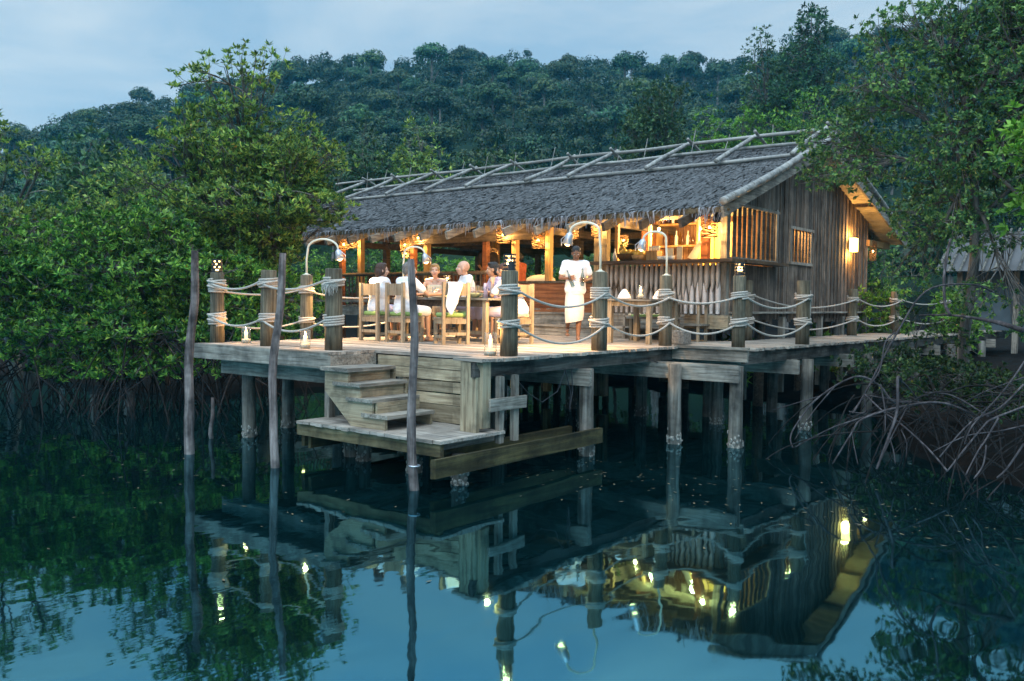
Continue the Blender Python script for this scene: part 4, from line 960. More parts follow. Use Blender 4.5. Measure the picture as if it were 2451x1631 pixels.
# things on the tables
for i, (x, y) in enumerate(((-11.2, 11.25), (-10.75, 11.3), (-10.1, 11.35), (-9.75, 11.55), (-11.1, 11.75), (-10.4, 11.75))):
    tag(MB().lathe([(.06, 0), (.11, .012), (.125, .02), (.115, .018), (.05, .006)], (x, y, TT), 18).build('plate', BG[2], smooth=True), 'white dinner plate on the long dining table', 'plate', 'plates on the dining table')
WG = glassy('wine_glass', (.95, .93, .93))
for i, (x, y) in enumerate(((-10.95, 11.45), (-10.3, 11.5), (-9.9, 11.3), (-9.62, 11.3), (-10.6, 11.6), (-11.3, 11.55), (-9.8, 11.75))):
    tag(MB().lathe([(.032, 0), (.03, .004), (.005, .01), (.005, .085), (.025, .1), (.04, .135), (.038, .19), (.036, .19), (.037, .135), (.02, .1)], (x, y, TT), 14).build('wine_glass', WG, smooth=True), 'stemmed wine glass on the long dining table', 'glass', 'wine glasses on the dining table')
tag(MB().lathe([(.05, 0), (.14, .06), (.17, .09), (.16, .09), (.05, .012)], (-9.95, 11.42, TT), 18).build('serving_bowl', plain('celadon', (.42, .5, .33), .4), smooth=True), 'pale green serving bowl on the dining table in front of the floral top', 'bowl')
tag(MB().lathe([(.038, 0), (.04, .1), (.036, .26), (.03, .26)], (-9.72, 11.45, TT), 14).build('pink_vase', plain('pink_glass', (.6, .4, .45), .25), smooth=True), 'pinkish glass carafe on the dining table by the dark landing post', 'vase')
def napkin(p, label):
    m = MB().lathe([(.12, 0), (.13, .02), (.1, .08), (.06, .14), (.02, .18)], p, 9); o = m.build('folded_napkin', WHITEC, smooth=True); return tag(o, label, 'napkin')
T2 = DZ+.786
napkin((-8.22, 13.55, T2), 'white napkin folded into a cone on the left of the small square table')
napkin((-7.72, 13.95, T2), 'white napkin folded into a cone beside the log post on the small square table')
candle((-7.98, 13.72, T2+.012), 'lit candle in a glass jar on the small square table', .06, .24, 4, 'candle on the side table')
tag(MB().lathe([(.05, 0), (.13, .006), (.14, .011), (.05, .008)], (-7.98, 13.72, T2), 16).build('saucer', DARKW), 'dark saucer under the candle on the small square table', 'plate')
# napkin draped over the empty chair
cp = Matrix.Translation((-9.75, 10.62, DZ)) @ Matrix.Rotation(R(62), 4, 'Z')
vs = []; fs = []; nu, nv = 9, 14
for j in range(nv):
    for i in range(nu):
        u = i/(nu-1); v = j/(nv-1)
        if v < .25: y = -.185 - .055*(v/.25); z = 1.008+.012*math.sin(v/.25*math.pi) - .03*(v < .06)
        else: y = -.243 - .016*math.sin(u*9+v*4)*(v-.2) - .012; z = 1.0 - (v-.25)*.72*(1-.72*abs(u-.42))
        x = -.17 + .25*u*(1-.25*max(0, v-.3)) + .02*math.sin(v*5)
        vs.append(cp @ Vector((x, y, z)))
for j in range(nv-1):
    for i in range(nu-1): a = j*nu+i; fs.append((a, a+1, a+nu+1, a+nu))
o = MB().raw(vs, fs).build('draped_napkin', WHITEC, smooth=True); so_ = o.modifiers.new('s', 'SOLIDIFY'); so_.thickness = .006
tag(o, 'white napkin hanging to a point over the back of the empty chair', 'napkin')
# ================================================================ people
def caps(m, a, b, ra, rb=None, n=14):
    rb = ra if rb is None else rb; a, b = Vector(a), Vector(b); d = (b-a)
    if d.length < 1e-6: d = Vector((0, 0, 1e-4)); b = a+d
    e = d.normalized(); pts = []; rs = []
    for k in range(5): t = math.pi/2*k/4; pts.append(a - e*(ra*math.cos(t))); rs.append(max(1e-4, ra*math.sin(t)))
    for k in range(5): t = math.pi/2*(k/4); pts.append(b + e*(rb*math.sin(t))); rs.append(max(1e-4, rb*math.cos(t)))
    m.tube(pts, rs, n); return m
def remesh(m, name, mat, vox, parent=None, it=3, cut=None):
    me = bpy.data.meshes.new('tmp'); me.from_pydata([tuple(p) for p in m.v], [], m.f); me.update()
    o = bpy.data.objects.new('tmp', me); COL.objects.link(o)
    q = o.modifiers.new('r', 'REMESH'); q.mode = 'VOXEL'; q.voxel_size = vox; q.adaptivity = 0
    sm = o.modifiers.new('s', 'SMOOTH'); sm.factor = .5; sm.iterations = it
    dg = bpy.context.evaluated_depsgraph_get(); out = bpy.data.meshes.new_from_object(o.evaluated_get(dg))
    bpy.data.objects.remove(o); bpy.data.meshes.remove(me)
    if cut:
        bm = bmesh.new(); bm.from_mesh(out)
        for co, no in cut: bmesh.ops.bisect_plane(bm, geom=bm.verts[:]+bm.edges[:]+bm.faces[:], plane_co=co, plane_no=no, clear_outer=True)
        bm.to_mesh(out); bm.free()
    out.name = name; out.materials.clear(); out.materials.append(mat); out.shade_smooth()
    r = bpy.data.objects.new(name, out); COL.objects.link(r)
    if parent: r.parent = parent
    return r
def skin(name, col):
    m, t, b = new_mat(name); b.inputs['Roughness'].default_value = .5
    b.inputs['Subsurface Weight'].default_value = .12; b.inputs['Subsurface Radius'].default_value = (.02, .008, .004); b.inputs['Subsurface Scale'].default_value = .5
    tc = node(t, 'ShaderNodeTexCoord'); n = node(t, 'ShaderNodeTexNoise'); n.inputs['Scale'].default_value = 18; n.inputs['Detail'].default_value = 4
    t.links.new(tc.outputs['Object'], n.inputs['Vector']); c = Vector(col); r = ramp(t, [(.3, tuple(c*.86)), (.7, tuple(c*1.1))]); t.links.new(n.outputs['Fac'], r.inputs[0]); t.links.new(r.outputs[0], b.inputs['Base Color'])
    return m
SK_D = skin('dark_skin', (.21, .10, .055)); SK_L = skin('fair_skin', (.55, .33, .24)); SK_T = skin('tan_skin', (.42, .24, .15))
HAIR_B = plain('brown_hair', (.055, .022, .012), .5, var=.6, scale=120, bump=.6); HAIR_K = plain('black_hair', (.012, .01, .01), .5, var=.5, scale=120, bump=.6)
HAIR_G = plain('grey_hair', (.16, .155, .15), .55, var=.6, scale=120, bump=.6); HAIR_Y = plain('blond_hair', (.34, .21, .08), .5, var=.5, scale=100, bump=.6)
EYEM = plain('eye_dark', (.02, .015, .012), .2); LIPM = plain('lip', (.42, .13, .12), .4); LIPD = plain('lip_dark', (.10, .035, .03), .4)
LILAC = plain('lilac_cotton', (.60, .55, .72), .9, var=.12, bump=.2); FLORAL = plain('floral_top', (.60, .46, .58), .9, var=.55, scale=42)
NAVY = plain('dark_shirt', (.03, .022, .02), .9); WHITE2 = plain('white_linen', (.76, .75, .77), .9, var=.08, scale=14, bump=.35)
def hand(m, w, d, n, curl, tside, k=1.0):
    w, d, n = Vector(w), Vector(d).normalized(), Vector(n).normalized(); n = (n - d*n.dot(d)).normalized(); s = d.cross(n)
    for i in range(4):
        kn = w + d*(.085*k) + s*((i-1.5)*.0205*k); caps(m, w + d*.01 + s*((i-1.5)*.012*k), kn, .0135*k, .0115*k, 8)
        p = kn; th = 0
        for sg, (ln, r) in enumerate(((.042, .0098), (.027, .009), (.022, .008))):
            th += curl*(.75 if sg == 0 else 1.0) + .03*i*tside*0
            f = (1.0, 1.1, 1.02, .8)[i if tside > 0 else 3-i]*k
            q = p + (d*math.cos(th) + n*math.sin(th))*(ln*f) + s*((i-1.5)*.003); caps(m, p, q, r*k, r*.92*k, 8); p = q
    t0 = w + d*.022 + s*(.022*tside*-1); t1 = t0 + (d*.55 - s*(.6*tside) + n*.45).normalized()*(.042*k); t2 = t1 + (d*.75 - s*(.15*tside) + n*.6).normalized()*(.034*k)
    caps(m, t0, t1, .0135*k, .0115*k, 8); caps(m, t1, t2, .0108*k, .009*k, 8)
def head_pts(c, yaw, pitch, k=1.0):
    Rm = Matrix.Rotation(yaw, 3, 'Z') @ Matrix.Rotation(pitch, 3, 'X'); c = Vector(c)
    return (lambda p: c + Rm @ (Vector(p)*k)), Rm
def head(m, P, Rm, k=1.0, female=False):
    m.ball(P((0, -.012, .025)), (.076*k, .095*k, .09*k), 18, Rm); m.ball(P((0, .022, -.035)), (.062*k, .07*k, .075*k), 16, Rm)
    m.ball(P((0, .045, -.085)), ((.034 if female else .04)*k, .034*k, .028*k), 12, Rm)
    caps(m, P((0, .083, .012)), P((0, .104, -.03)), .010*k, .0155*k, 8)
    for s in (-1, 1):
        m.ball(P((s*.036, .066, -.028)), (.026*k, .022*k, .024*k), 10, Rm); m.ball(P((s*.077, -.008, -.012)), (.012*k, .022*k, .033*k), 10, Rm)
        m.ball(P((s*.03, .074, .028)), (.026*k, .016*k, .011*k), 8, Rm)
    m.ball(P((0, .082, -.057)), (.026*k, .013*k, .012*k), 8, Rm)
def face(par, P, Rm, k, lip, brow, smile=.0):
    for s in (-1, 1):
        MB().ball(P((s*.031, .079, .006)), (.0115*k, .009*k, .0075*k), 10, Rm).build('eye', WHITEC, par, True, True)
        MB().ball(P((s*.031, .0865, .006)), (.0058*k, .004*k, .006*k), 8, Rm).build('pupil', EYEM, par, True, True)
        MB().tube([P((s*.014, .089, .026)), P((s*.032, .089, .033)), P((s*.052, .076, .025))], [.0042*k, .005*k, .003*k], 6).build('eyebrow', brow, par, True, True)
    MB().tube([P((-.028, .083, -.055+smile)), P((-.012, .0955, -.059)), P((.012, .0955, -.059)), P((.028, .083, -.055+smile))], [.003*k, .0062*k, .0062*k, .003*k], 6).build('mouth', lip, par, True, True)
def hair(par, P, Rm, k, mat, style):
    m = MB(); m.ball(P((0, -.022, .04)), (.084*k, .098*k, .09*k), 16, Rm)
    if style == 'short': m.ball(P((0, -.05, -.01)), (.078*k, .066*k, .08*k), 14, Rm); m.ball(P((0, .03, .095)), (.062*k, .05*k, .03*k), 12, Rm)
    if style == 'crop': m.ball(P((0, -.05, .0)), (.072*k, .062*k, .066*k), 14, Rm)
    if style == 'bob':
        m.ball(P((0, -.06, -.03)), (.09*k, .07*k, .1*k), 14, Rm); m.ball(P((0, .03, .09)), (.07*k, .05*k, .035*k), 12, Rm)
        for s in (-1, 1): m.ball(P((s*.062, -.01, -.01)), (.026*k, .055*k, .075*k), 10, Rm)
    if style == 'up':
        m.ball(P((0, -.07, -.01)), (.075*k, .06*k, .075*k), 14, Rm)
        for s in (-1, 1): m.ball(P((s*.062, .0, .035)), (.024*k, .06*k, .05*k), 10, Rm)
        m.ball(P((.02, .045, .093)), (.06*k, .04*k, .026*k), 12, Rm)
    if style == 'bun': m.ball(P((0, -.06, -.01)), (.082*k, .075*k, .09*k), 14, Rm); m.ball(P((0, -.12, .0)), (.055*k, .05*k, .06*k), 12, Rm); m.ball(P((0, .03, .093)), (.068*k, .05*k, .034*k), 12, Rm)
    o = remesh(m, 'hair', mat, .009, par, 2)
    # bring strands into relief
    me = o.data; n = len(me.vertices); co = np.empty(n*3, np.float32); me.vertices.foreach_get('co', co); co = co.reshape(-1, 3)
    for i in range(0, n): q = mn.noise(Vector(co[i])*95)*.006; co[i] += np.array(me.vertices[i].normal)*q
    me.vertices.foreach_set('co', co.ravel()); me.update()
def arm(m, sh, el, wr, k=1.0, infl=0, upto=2):
    caps(m, sh, el, .046*k+infl, .037*k+infl)
    if upto > 1: caps(m, el, wr, .037*k+infl, .026*k+infl)
def torso(m, J, k=1.0, f=0, hipw=.11):
    pe, wa, ch, nb = [Vector(J[q]) for q in ('pelvis', 'waist', 'chest', 'neck')]
    for s in (-1, 1):
        sh = Vector(J['sh'][0 if s < 0 else 1]); hx = Vector((s*hipw*k*.62, 0, 0)); wx = Vector((s*.062*k, 0, 0)); cx = Vector((s*.082*k, 0, 0))
        caps(m, pe+hx, wa+wx, .108*k+f, .09*k+f); caps(m, wa+wx, ch+cx, .09*k+f, .1*k+f); caps(m, ch+cx, sh*.82+nb*.18-Vector((0, 0, .015)), .098*k+f, .055*k+f)
        caps(m, nb-Vector((0, 0, .035)), sh, .05*k+f, .05*k+f)
    caps(m, pe, wa, .11*k+f, .095*k+f); caps(m, wa, ch, .095*k+f, .105*k+f); caps(m, ch, nb-Vector((0, 0, .04)), .1*k+f, .052*k+f)
def leg(m, hp, kn, an, toe, k=1.0):
    caps(m, hp, kn, .082*k, .056*k); cal = Vector(kn).lerp(Vector(an), .32) + Vector((0, -.018, 0)); caps(m, kn, cal, .052*k, .054*k); caps(m, cal, an, .054*k, .034*k)
    an, toe = Vector(an), Vector(toe); heel = an + (an-toe)*.28; heel.z = toe.z+.01; caps(m, heel, toe, .034, .026); caps(m, an, (an+toe)/2 + Vector((0, 0, .012)), .036, .03)
    for i in range(5): s = (i-2)*.013; d = (toe-an); d.z = 0; d.normalize(); sv = Vector((d.y, -d.x, 0)); caps(m, toe + sv*s - d*.01, toe + sv*s*1.2 + d*(.04-.004*i), .012, .01, 8)
def seated(lean=0.0, k=1.0):
    y = lambda z: -.05 + lean*max(0, z-.55)
    J = dict(pelvis=(0, -.06, .575), waist=(0, y(.74)-.01, .74), chest=(0, y(.93), .93), neck=(0, y(1.1)+.01, 1.10), sh=[(-.175, y(1.05), 1.045), (.175, y(1.05), 1.045)], head=(0, y(1.24)+.045, 1.245),
             hips=[(-.09, -.02, .55), (.09, -.02, .55)], knees=[(-.12, .40, .53), (.12, .40, .53)], ankles=[(-.12, .40, .09), (.12, .40, .09)], toes=[(-.12, .54, .03), (.12, .54, .03)],
             elbows=[(-.26, y(.8)+.12, .82), (.26, y(.8)+.12, .82)], wrists=[(-.16, .42, .83), (.16, .42, .83)])
    return J
def person(loc, rz, label, J, sk, female=False, yaw=0, pitch=0, hairm=None, style='crop', lip=LIPM, hands=None, vox=.009, hk=1.0, faced=True, smile=0, k=1.0):
    m = MB(); torso(m, J, k); P, Rm = head_pts(J['head'], yaw, pitch, hk); head(m, P, Rm, hk, female)
    nb = Vector(J['neck']); caps(m, nb - Vector((0, 0, .03)), Vector(J['head']) + Vector((0, -.02, -.04)), .052*(.88 if female else 1), .05*(.88 if female else 1))
    for i in (0, 1):
        arm(m, J['sh'][i], J['elbows'][i], J['wrists'][i], .9*k if female else k)
        wr = Vector(J['wrists'][i]); fa = (wr - Vector(J['elbows'][i])).normalized()
        d, n, cu = (hands[i] if hands else (fa, (0, 0, -1), .28)); caps(m, wr - fa*.02, wr + Vector(d).normalized()*.02, .025, .022, 8)
        hand(m, wr + Vector(d).normalized()*.012, d, n, cu, (-1 if i == 0 else 1), .92 if female else 1.0)
        leg(m, J['hips'][i], J['knees'][i], J['ankles'][i], J['toes'][i], .92 if female else 1.0)
    o = remesh(m, 'person', sk, vox, None, 2); o.location = loc; o.rotation_euler = (0, 0, rz); tag(o, label, 'person')
    if faced: face(o, P, Rm, hk, lip, hairm or HAIR_G, smile)
    if hairm: hair(o, P, Rm, hk, hairm, style)
    return o
def crease(o, amp=.006, sc=9.0):
    me = o.data; n = len(me.vertices); off = U(0, 50)
    co = np.empty(n*3, np.float32); me.vertices.foreach_get('co', co); co = co.reshape(-1, 3); no = np.empty(n*3, np.float32); me.vertices.foreach_get('normal', no); no = no.reshape(-1, 3)
    for i in range(n):
        p = Vector(co[i]); q = 1-abs(mn.noise(Vector((p.x*sc*.6+off, p.y*sc*.6, p.z*sc*1.6)))*2.2); co[i] += no[i]*(q*amp)
    me.vertices.foreach_set('co', co.ravel()); me.update()
def shirt(o, J, mat, sleeve=.75, f=.018, k=1.0, cut=None, name='shirt', bottom=None):
    m = MB(); torso(m, J, k, f)
    for i in (0, 1):
        sh, el = Vector(J['sh'][i]), Vector(J['elbows'][i])
        if sleeve > 0: caps(m, sh, sh.lerp(el, min(1, sleeve)), .046*k+f, .04*k+f)
        if sleeve > 1: caps(m, el, el.lerp(Vector(J['wrists'][i]), sleeve-1), .044*k+f, .036*k+f)
    if bottom: caps(m, J['pelvis'], bottom, .13+f, .14+f)
    c = [((0, 0, J['neck'][2]+.022), (0, .3, 1))] + (cut or [])
    s = remesh(m, name, mat, .013, o, 3, c); crease(s); return s
def trousers(o, J, mat, frac=.85, f=.022, name='shorts', wrapcloth=False):
    m = MB(); pe = Vector(J['pelvis'])
    for i in (0, 1):
        hp, kn = Vector(J['hips'][i]), Vector(J['knees'][i]); caps(m, hp, hp.lerp(kn, min(1, frac)), .088+f, .066+f); caps(m, pe, hp, .11+f, .09+f)
        if frac > 1: caps(m, kn, kn.lerp(Vector(J['ankles'][i]), frac-1), .062+f, .062+f)
    if wrapcloth: caps(m, J['hips'][0], J['hips'][1], .09+f); caps(m, Vector(J['knees'][0]).lerp(Vector(J['hips'][0]), .1), Vector(J['knees'][1]).lerp(Vector(J['hips'][1]), .1), .066+f)
    s = remesh(m, name, mat, .013, o, 3); crease(s, .005); return s
# --- waiter
J = dict(pelvis=(0, 0, .95), waist=(0, .0, 1.1), chest=(0, .01, 1.28), neck=(0, .01, 1.46), sh=[(-.185, 0, 1.405), (.185, 0, 1.405)], head=(0, .06, 1.595),
         hips=[(-.09, 0, .92), (.09, 0, .92)], knees=[(-.075, .025, .5), (.085, -.02, .5)], ankles=[(-.06, .0, .085), (.1, -.3, .24)], toes=[(-.06, .16, .028), (.1, -.2, .12)],
         elbows=[(-.275, .02, 1.15), (.275, .02, 1.15)], wrists=[(-.165, .2, 1.11), (.165, .2, 1.14)])
WL = Vector((-8.88, 12.95, DZ)); WR = R(-138)
o = person(WL, WR, 'waiter in white t-shirt and apron walking barefoot, looking down at two glass bottles', J, SK_D, yaw=-.12, pitch=-.42, hairm=HAIR_K, style='crop', lip=LIPD,
           hands=[((.55, .85, .1), (1, -.4, 0), .62), ((-.55, .85, .1), (-1, -.4, 0), .62)], vox=.007)
shirt(o, J, WHITE2, .62, .02, bottom=(0, 0, .93), name='t_shirt')
m = MB(); prof = ((.93, .15, .12, 0), (.82, .172, .14, .01), (.6, .178, .142, .02), (.46, .17, .14, .012), (.37, .158, .128, .0)); n = 40; vs = []
for z, rx, ry, oy in prof:
    for k in range(n): a = 2*math.pi*k/n; fo = 1+.045*math.sin(a*7+z*3)*(1.0-z); vs.append((rx*fo*math.cos(a)+.01, oy+ry*fo*math.sin(a), z - .045*(z < .5)*(math.cos(a)*.6)))
m.raw(vs, [(i*n+k, i*n+(k+1) % n, (i+1)*n+(k+1) % n, (i+1)*n+k) for i in range(len(prof)-1) for k in range(n)])
ap = m.build('apron', plain('cream_apron', (.74, .64, .585), .9, var=.08, scale=14, bump=.3), o, True, True); q = ap.modifiers.new('s', 'SUBSURF'); q.levels = 2; q.render_levels = 2
def held(p, rot, label):
    t = MB().lathe([(.033, 0), (.036, .006), (.036, .17), (.03, .2), (.014, .25), (.013, .295), (.016, .3), (.016, .31), (.012, .31), (.01, .25), (.03, .19), (.032, .01)], (0, 0, 0), 18).build('glass_bottle', BOTTLEG, smooth=True)
    t.location = WL + Matrix.Rotation(WR, 3, 'Z') @ Vector(p); t.rotation_euler = (rot[0], rot[1], WR); tag(t, label, 'bottle')
    MB().tube([(.015, 0, .3), (.03, 0, .29), (.03, 0, .33), (0, 0, .345), (-.03, 0, .33), (-.03, 0, .29), (-.015, 0, .3)], .003, 5).lathe([(.012, .31), (.015, .32), (.008, .335)], (0, 0, 0), 8).build('swing_stopper', STEEL, t, False, True)
held((-.085, .285, 1.0), (0, 0), 'clear swing-top bottle held upright in the hand of the waiter nearer the diners')
held((.075, .285, .99), (.15, .35), 'clear swing-top bottle held tilted in the hand of the waiter nearer the bar')
# --- diners
J = seated(.08); o = person((-11.46, 10.6, DZ), R(-4), 'diner with short reddish brown hair and white top, back turned, furthest left', J, SK_L, True, yaw=-.5, hairm=HAIR_B, style='bob', k=.95, hk=1.08)
shirt(o, J, WHITE2, .55, .022); trousers(o, J, LILAC, 1.2, name='trousers', wrapcloth=True)
J = seated(.12); J['wrists'][1] = (.42, .52, .84); J['elbows'][1] = (.33, .22, .82)
o = person((-10.8, 10.6, DZ), R(-6), 'grey-haired man in a white short-sleeved shirt seated behind the dark mooring pole, back turned', J, SK_T, yaw=-.6, hairm=HAIR_G, style='short', k=1.06, hk=1.1)
shirt(o, J, WHITE2, .6, .024, k=1.06, bottom=(0, -.06, .56)); trousers(o, J, WHITE2, .92)
J = seated(.1); o = person((-11.84, 12.42, DZ+.06), R(-150), 'smiling young woman with tied-back blond hair in a strapless ivory top, turned to the camera', J, SK_L, True, yaw=.2, pitch=-.04, hairm=HAIR_Y, style='up', hk=1.12, k=.92, smile=.006)
m = MB(); torso(m, J, .88, .014); s = remesh(m, 'strapless_top', IVORYC, .012, o, 3, [((0, 0, .965), (0, 0, 1)), ((0, 0, .6), (0, 0, -1))]); crease(s, .004); trousers(o, J, IVORYC, 1.2, name='skirt', wrapcloth=True)
J = seated(.12); o = person((-11.02, 12.42, DZ+.10), R(150), 'bald man in an open-collared white shirt seen in profile across the table', J, SK_L, yaw=-.42, pitch=.05, hk=1.2, k=1.06)
shirt(o, J, WHITE2, 1.5, .022, k=1.04); trousers(o, J, LILAC, 1.3, name='trousers')
J = seated(.14); o = person((-10.3, 12.45, DZ+.06), R(155), 'woman with dark hair bun and pale floral top beside the bald man', J, SK_T, True, yaw=-.5, pitch=-.05, hairm=HAIR_K, style='bun', hk=1.12, k=.94)
shirt(o, J, FLORAL, .6, .018, k=.92, name='blouse'); trousers(o, J, LILAC, 1.3, name='skirt', wrapcloth=True)
J = seated(.42); J['elbows'][0] = (-.24, .34, .82); J['wrists'][0] = (-.1, .42, 1.03); J['elbows'][1] = (.25, .3, .8)
o = person((-9.12, 11.55, DZ), R(98), 'man in white shirt half hidden by a post, hand at his mouth', J, SK_T, yaw=.1, hairm=HAIR_B, style='crop', hands=[((.5, .3, .8), (.5, .3, -.3), .45), ((0, 1, 0), (0, 0, -1), .3)])
shirt(o, J, WHITE2, .75, .022); trousers(o, J, LILAC, 1.0)
# --- inside
J = dict(pelvis=(0, 0, .92), waist=(0, 0, 1.07), chest=(0, .01, 1.24), neck=(0, .01, 1.40), sh=[(-.18, 0, 1.35), (.18, 0, 1.35)], head=(0, .04, 1.52), hips=[(-.09, 0, .9), (.09, 0, .9)], knees=[(-.1, .02, .48), (.1, .02, .48)], ankles=[(-.1, 0, .08), (.1, 0, .08)], toes=[(-.1, .13, .028), (.1, .13, .028)],
         elbows=[(-.24, -.02, 1.08), (.24, -.02, 1.08)], wrists=[(-.2, .16, .98), (.2, .16, .98)])
o = person((-14.7, 17.4, FL), R(-130), 'person in dark clothes standing in the shade inside the pavilion, facing out', J, SK_T, hairm=HAIR_K, style='crop', vox=.011)
shirt(o, J, NAVY, .8, .02); trousers(o, J, NAVY, 1.9, name='trousers')
J = seated(.05); o = person((-12.8, 16.25, FL-.05), R(80), 'dark-haired person seated on the lounge bench inside, back half turned', J, SK_T, True, yaw=.3, hairm=HAIR_K, style='bun', vox=.011)
shirt(o, J, plain('rust_shirt', (.3, .07, .03), .9), .6, .018); trousers(o, J, NAVY, 1.6, name='trousers')
# ================================================================ vegetation
LM_MANG = leafmat('mangrove_leaf', (0.0132, 0.0554, 0.0172), (0.0594, 0.1914, 0.0317), (0.2508, 0.4488, 0.0660), yellow=.015, trans=.3)
LM_MANG2 = leafmat('mangrove_leaf_olive', (0.0211, 0.0686, 0.0238), (0.1162, 0.2508, 0.0594), (0.3960, 0.5016, 0.0990), yellow=.02, trans=.3)
LM_RIGHT = leafmat('small_leaf', (0.0267, 0.0911, 0.0437), (0.0741, 0.1882, 0.0692), (0.2284, 0.3594, 0.0911), yellow=.006, trans=.3)
LM_SHADE = leafmat('shaded_small_leaf', (0.0101, 0.0345, 0.0165), (0.0280, 0.0713, 0.0262), (0.0865, 0.1361, 0.0345), yellow=.006, trans=.3)  # the small leaf scaled darker, shade on the bank put into its colour
LM_BRIGHT = leafmat('fresh_leaf', (0.053, 0.150, 0.021), (0.124, 0.299, 0.035), (0.264, 0.474, 0.070), yellow=0, trans=.35)
LM_DARK = leafmat('dark_leaf', (0.0185, 0.0700, 0.0383), (0.0462, 0.1267, 0.0554), (0.1162, 0.2072, 0.0700), yellow=0, trans=.2, objvar=.4)
LM_HILL = leafmat('forest_leaf', (0.0092, 0.0396, 0.0211), (0.0317, 0.0990, 0.0396), (0.0990, 0.1782, 0.0528), yellow=0, trans=.15, objvar=.9)
BARK = wood('bark', (.03, .026, .022), (.14, .125, .115), (.3, .28, .26), axis='z', grain=9, isl=.2, bump=.8)
ROOTM = wood('shaded_root_bark', (.002, .002, .002), (.008, .007, .007), (.035, .03, .032), axis='z', grain=10, isl=.6, bump=.6)  # near-black: shade under the canopy is put into the colour
NR = np.random.default_rng(11)
def unit(v): return v/np.maximum(1e-9, np.linalg.norm(v, axis=-1, keepdims=True))
def leaves(P, A, nl, L, Wd, lo, hi, nr=NR, jl=.3):
    """nl leaves at each point P, spread round axis A between polar angles lo..hi; each leaf a folded blade of two quads"""
    n = len(P); P = np.repeat(P, nl, 0); A = unit(np.repeat(A, nl, 0)); N = len(P)
    t = unit(np.cross(A, np.array([.31, .17, .93])+nr.normal(0, .05, (N, 3)))); b = np.cross(A, t)
    az = nr.uniform(0, 6.2832, N); po = nr.uniform(lo, hi, N)
    d = unit(A*np.cos(po)[:, None] + (t*np.cos(az)[:, None] + b*np.sin(az)[:, None])*np.sin(po)[:, None] + np.array([0, 0, -.05]))
    s = unit(np.cross(d, A + nr.normal(0, .35, (N, 3)))); u = np.cross(s, d)
    l = L*nr.uniform(1-jl, 1+jl, N)[:, None]; w = Wd*nr.uniform(.75, 1.2, N)[:, None]
    base = P + d*(l*.06) + nr.normal(0, L*.08, (N, 3)); mid = base + d*l*.5 + u*(w*.35); tip = base + d*l - u*(l*.08)
    V = np.stack([base, mid + s*w, tip, mid - s*w], 1).reshape(-1, 3)
    return V
def quads(V): return np.arange(len(V)).reshape(-1, 4)
def ell_pts(c, r, n, nr=NR, shell=.55):
    d = unit(nr.normal(0, 1, (n, 3))); q = np.where(nr.random(n) < shell, nr.uniform(.82, 1.0, n), nr.uniform(.2, 1, n)**.5)
    lump = 1 + .26*np.sin(d[:, 0]*5+c[0]*3)*np.sin(d[:, 1]*6+c[1]) + .18*np.sin(d[:, 2]*7+c[2]*5)
    return np.array(c) + d*np.array(r)*(q*lump)[:, None], d
def kmeans(X, k, nr, it=5):
    C = X[nr.choice(len(X), min(k, len(X)), replace=False)]
    for _ in range(it):
        a = ((X[:, None]-C[None])**2).sum(2).argmin(1)
        for j in range(len(C)):
            if (a == j).any(): C[j] = X[a == j].mean(0)
    return C, a
def bez(a, b, c, n): return [Vector(a)*((1-t)**2) + Vector(b)*(2*t*(1-t)) + Vector(c)*(t*t) for t in [i/n for i in range(n+1)]]
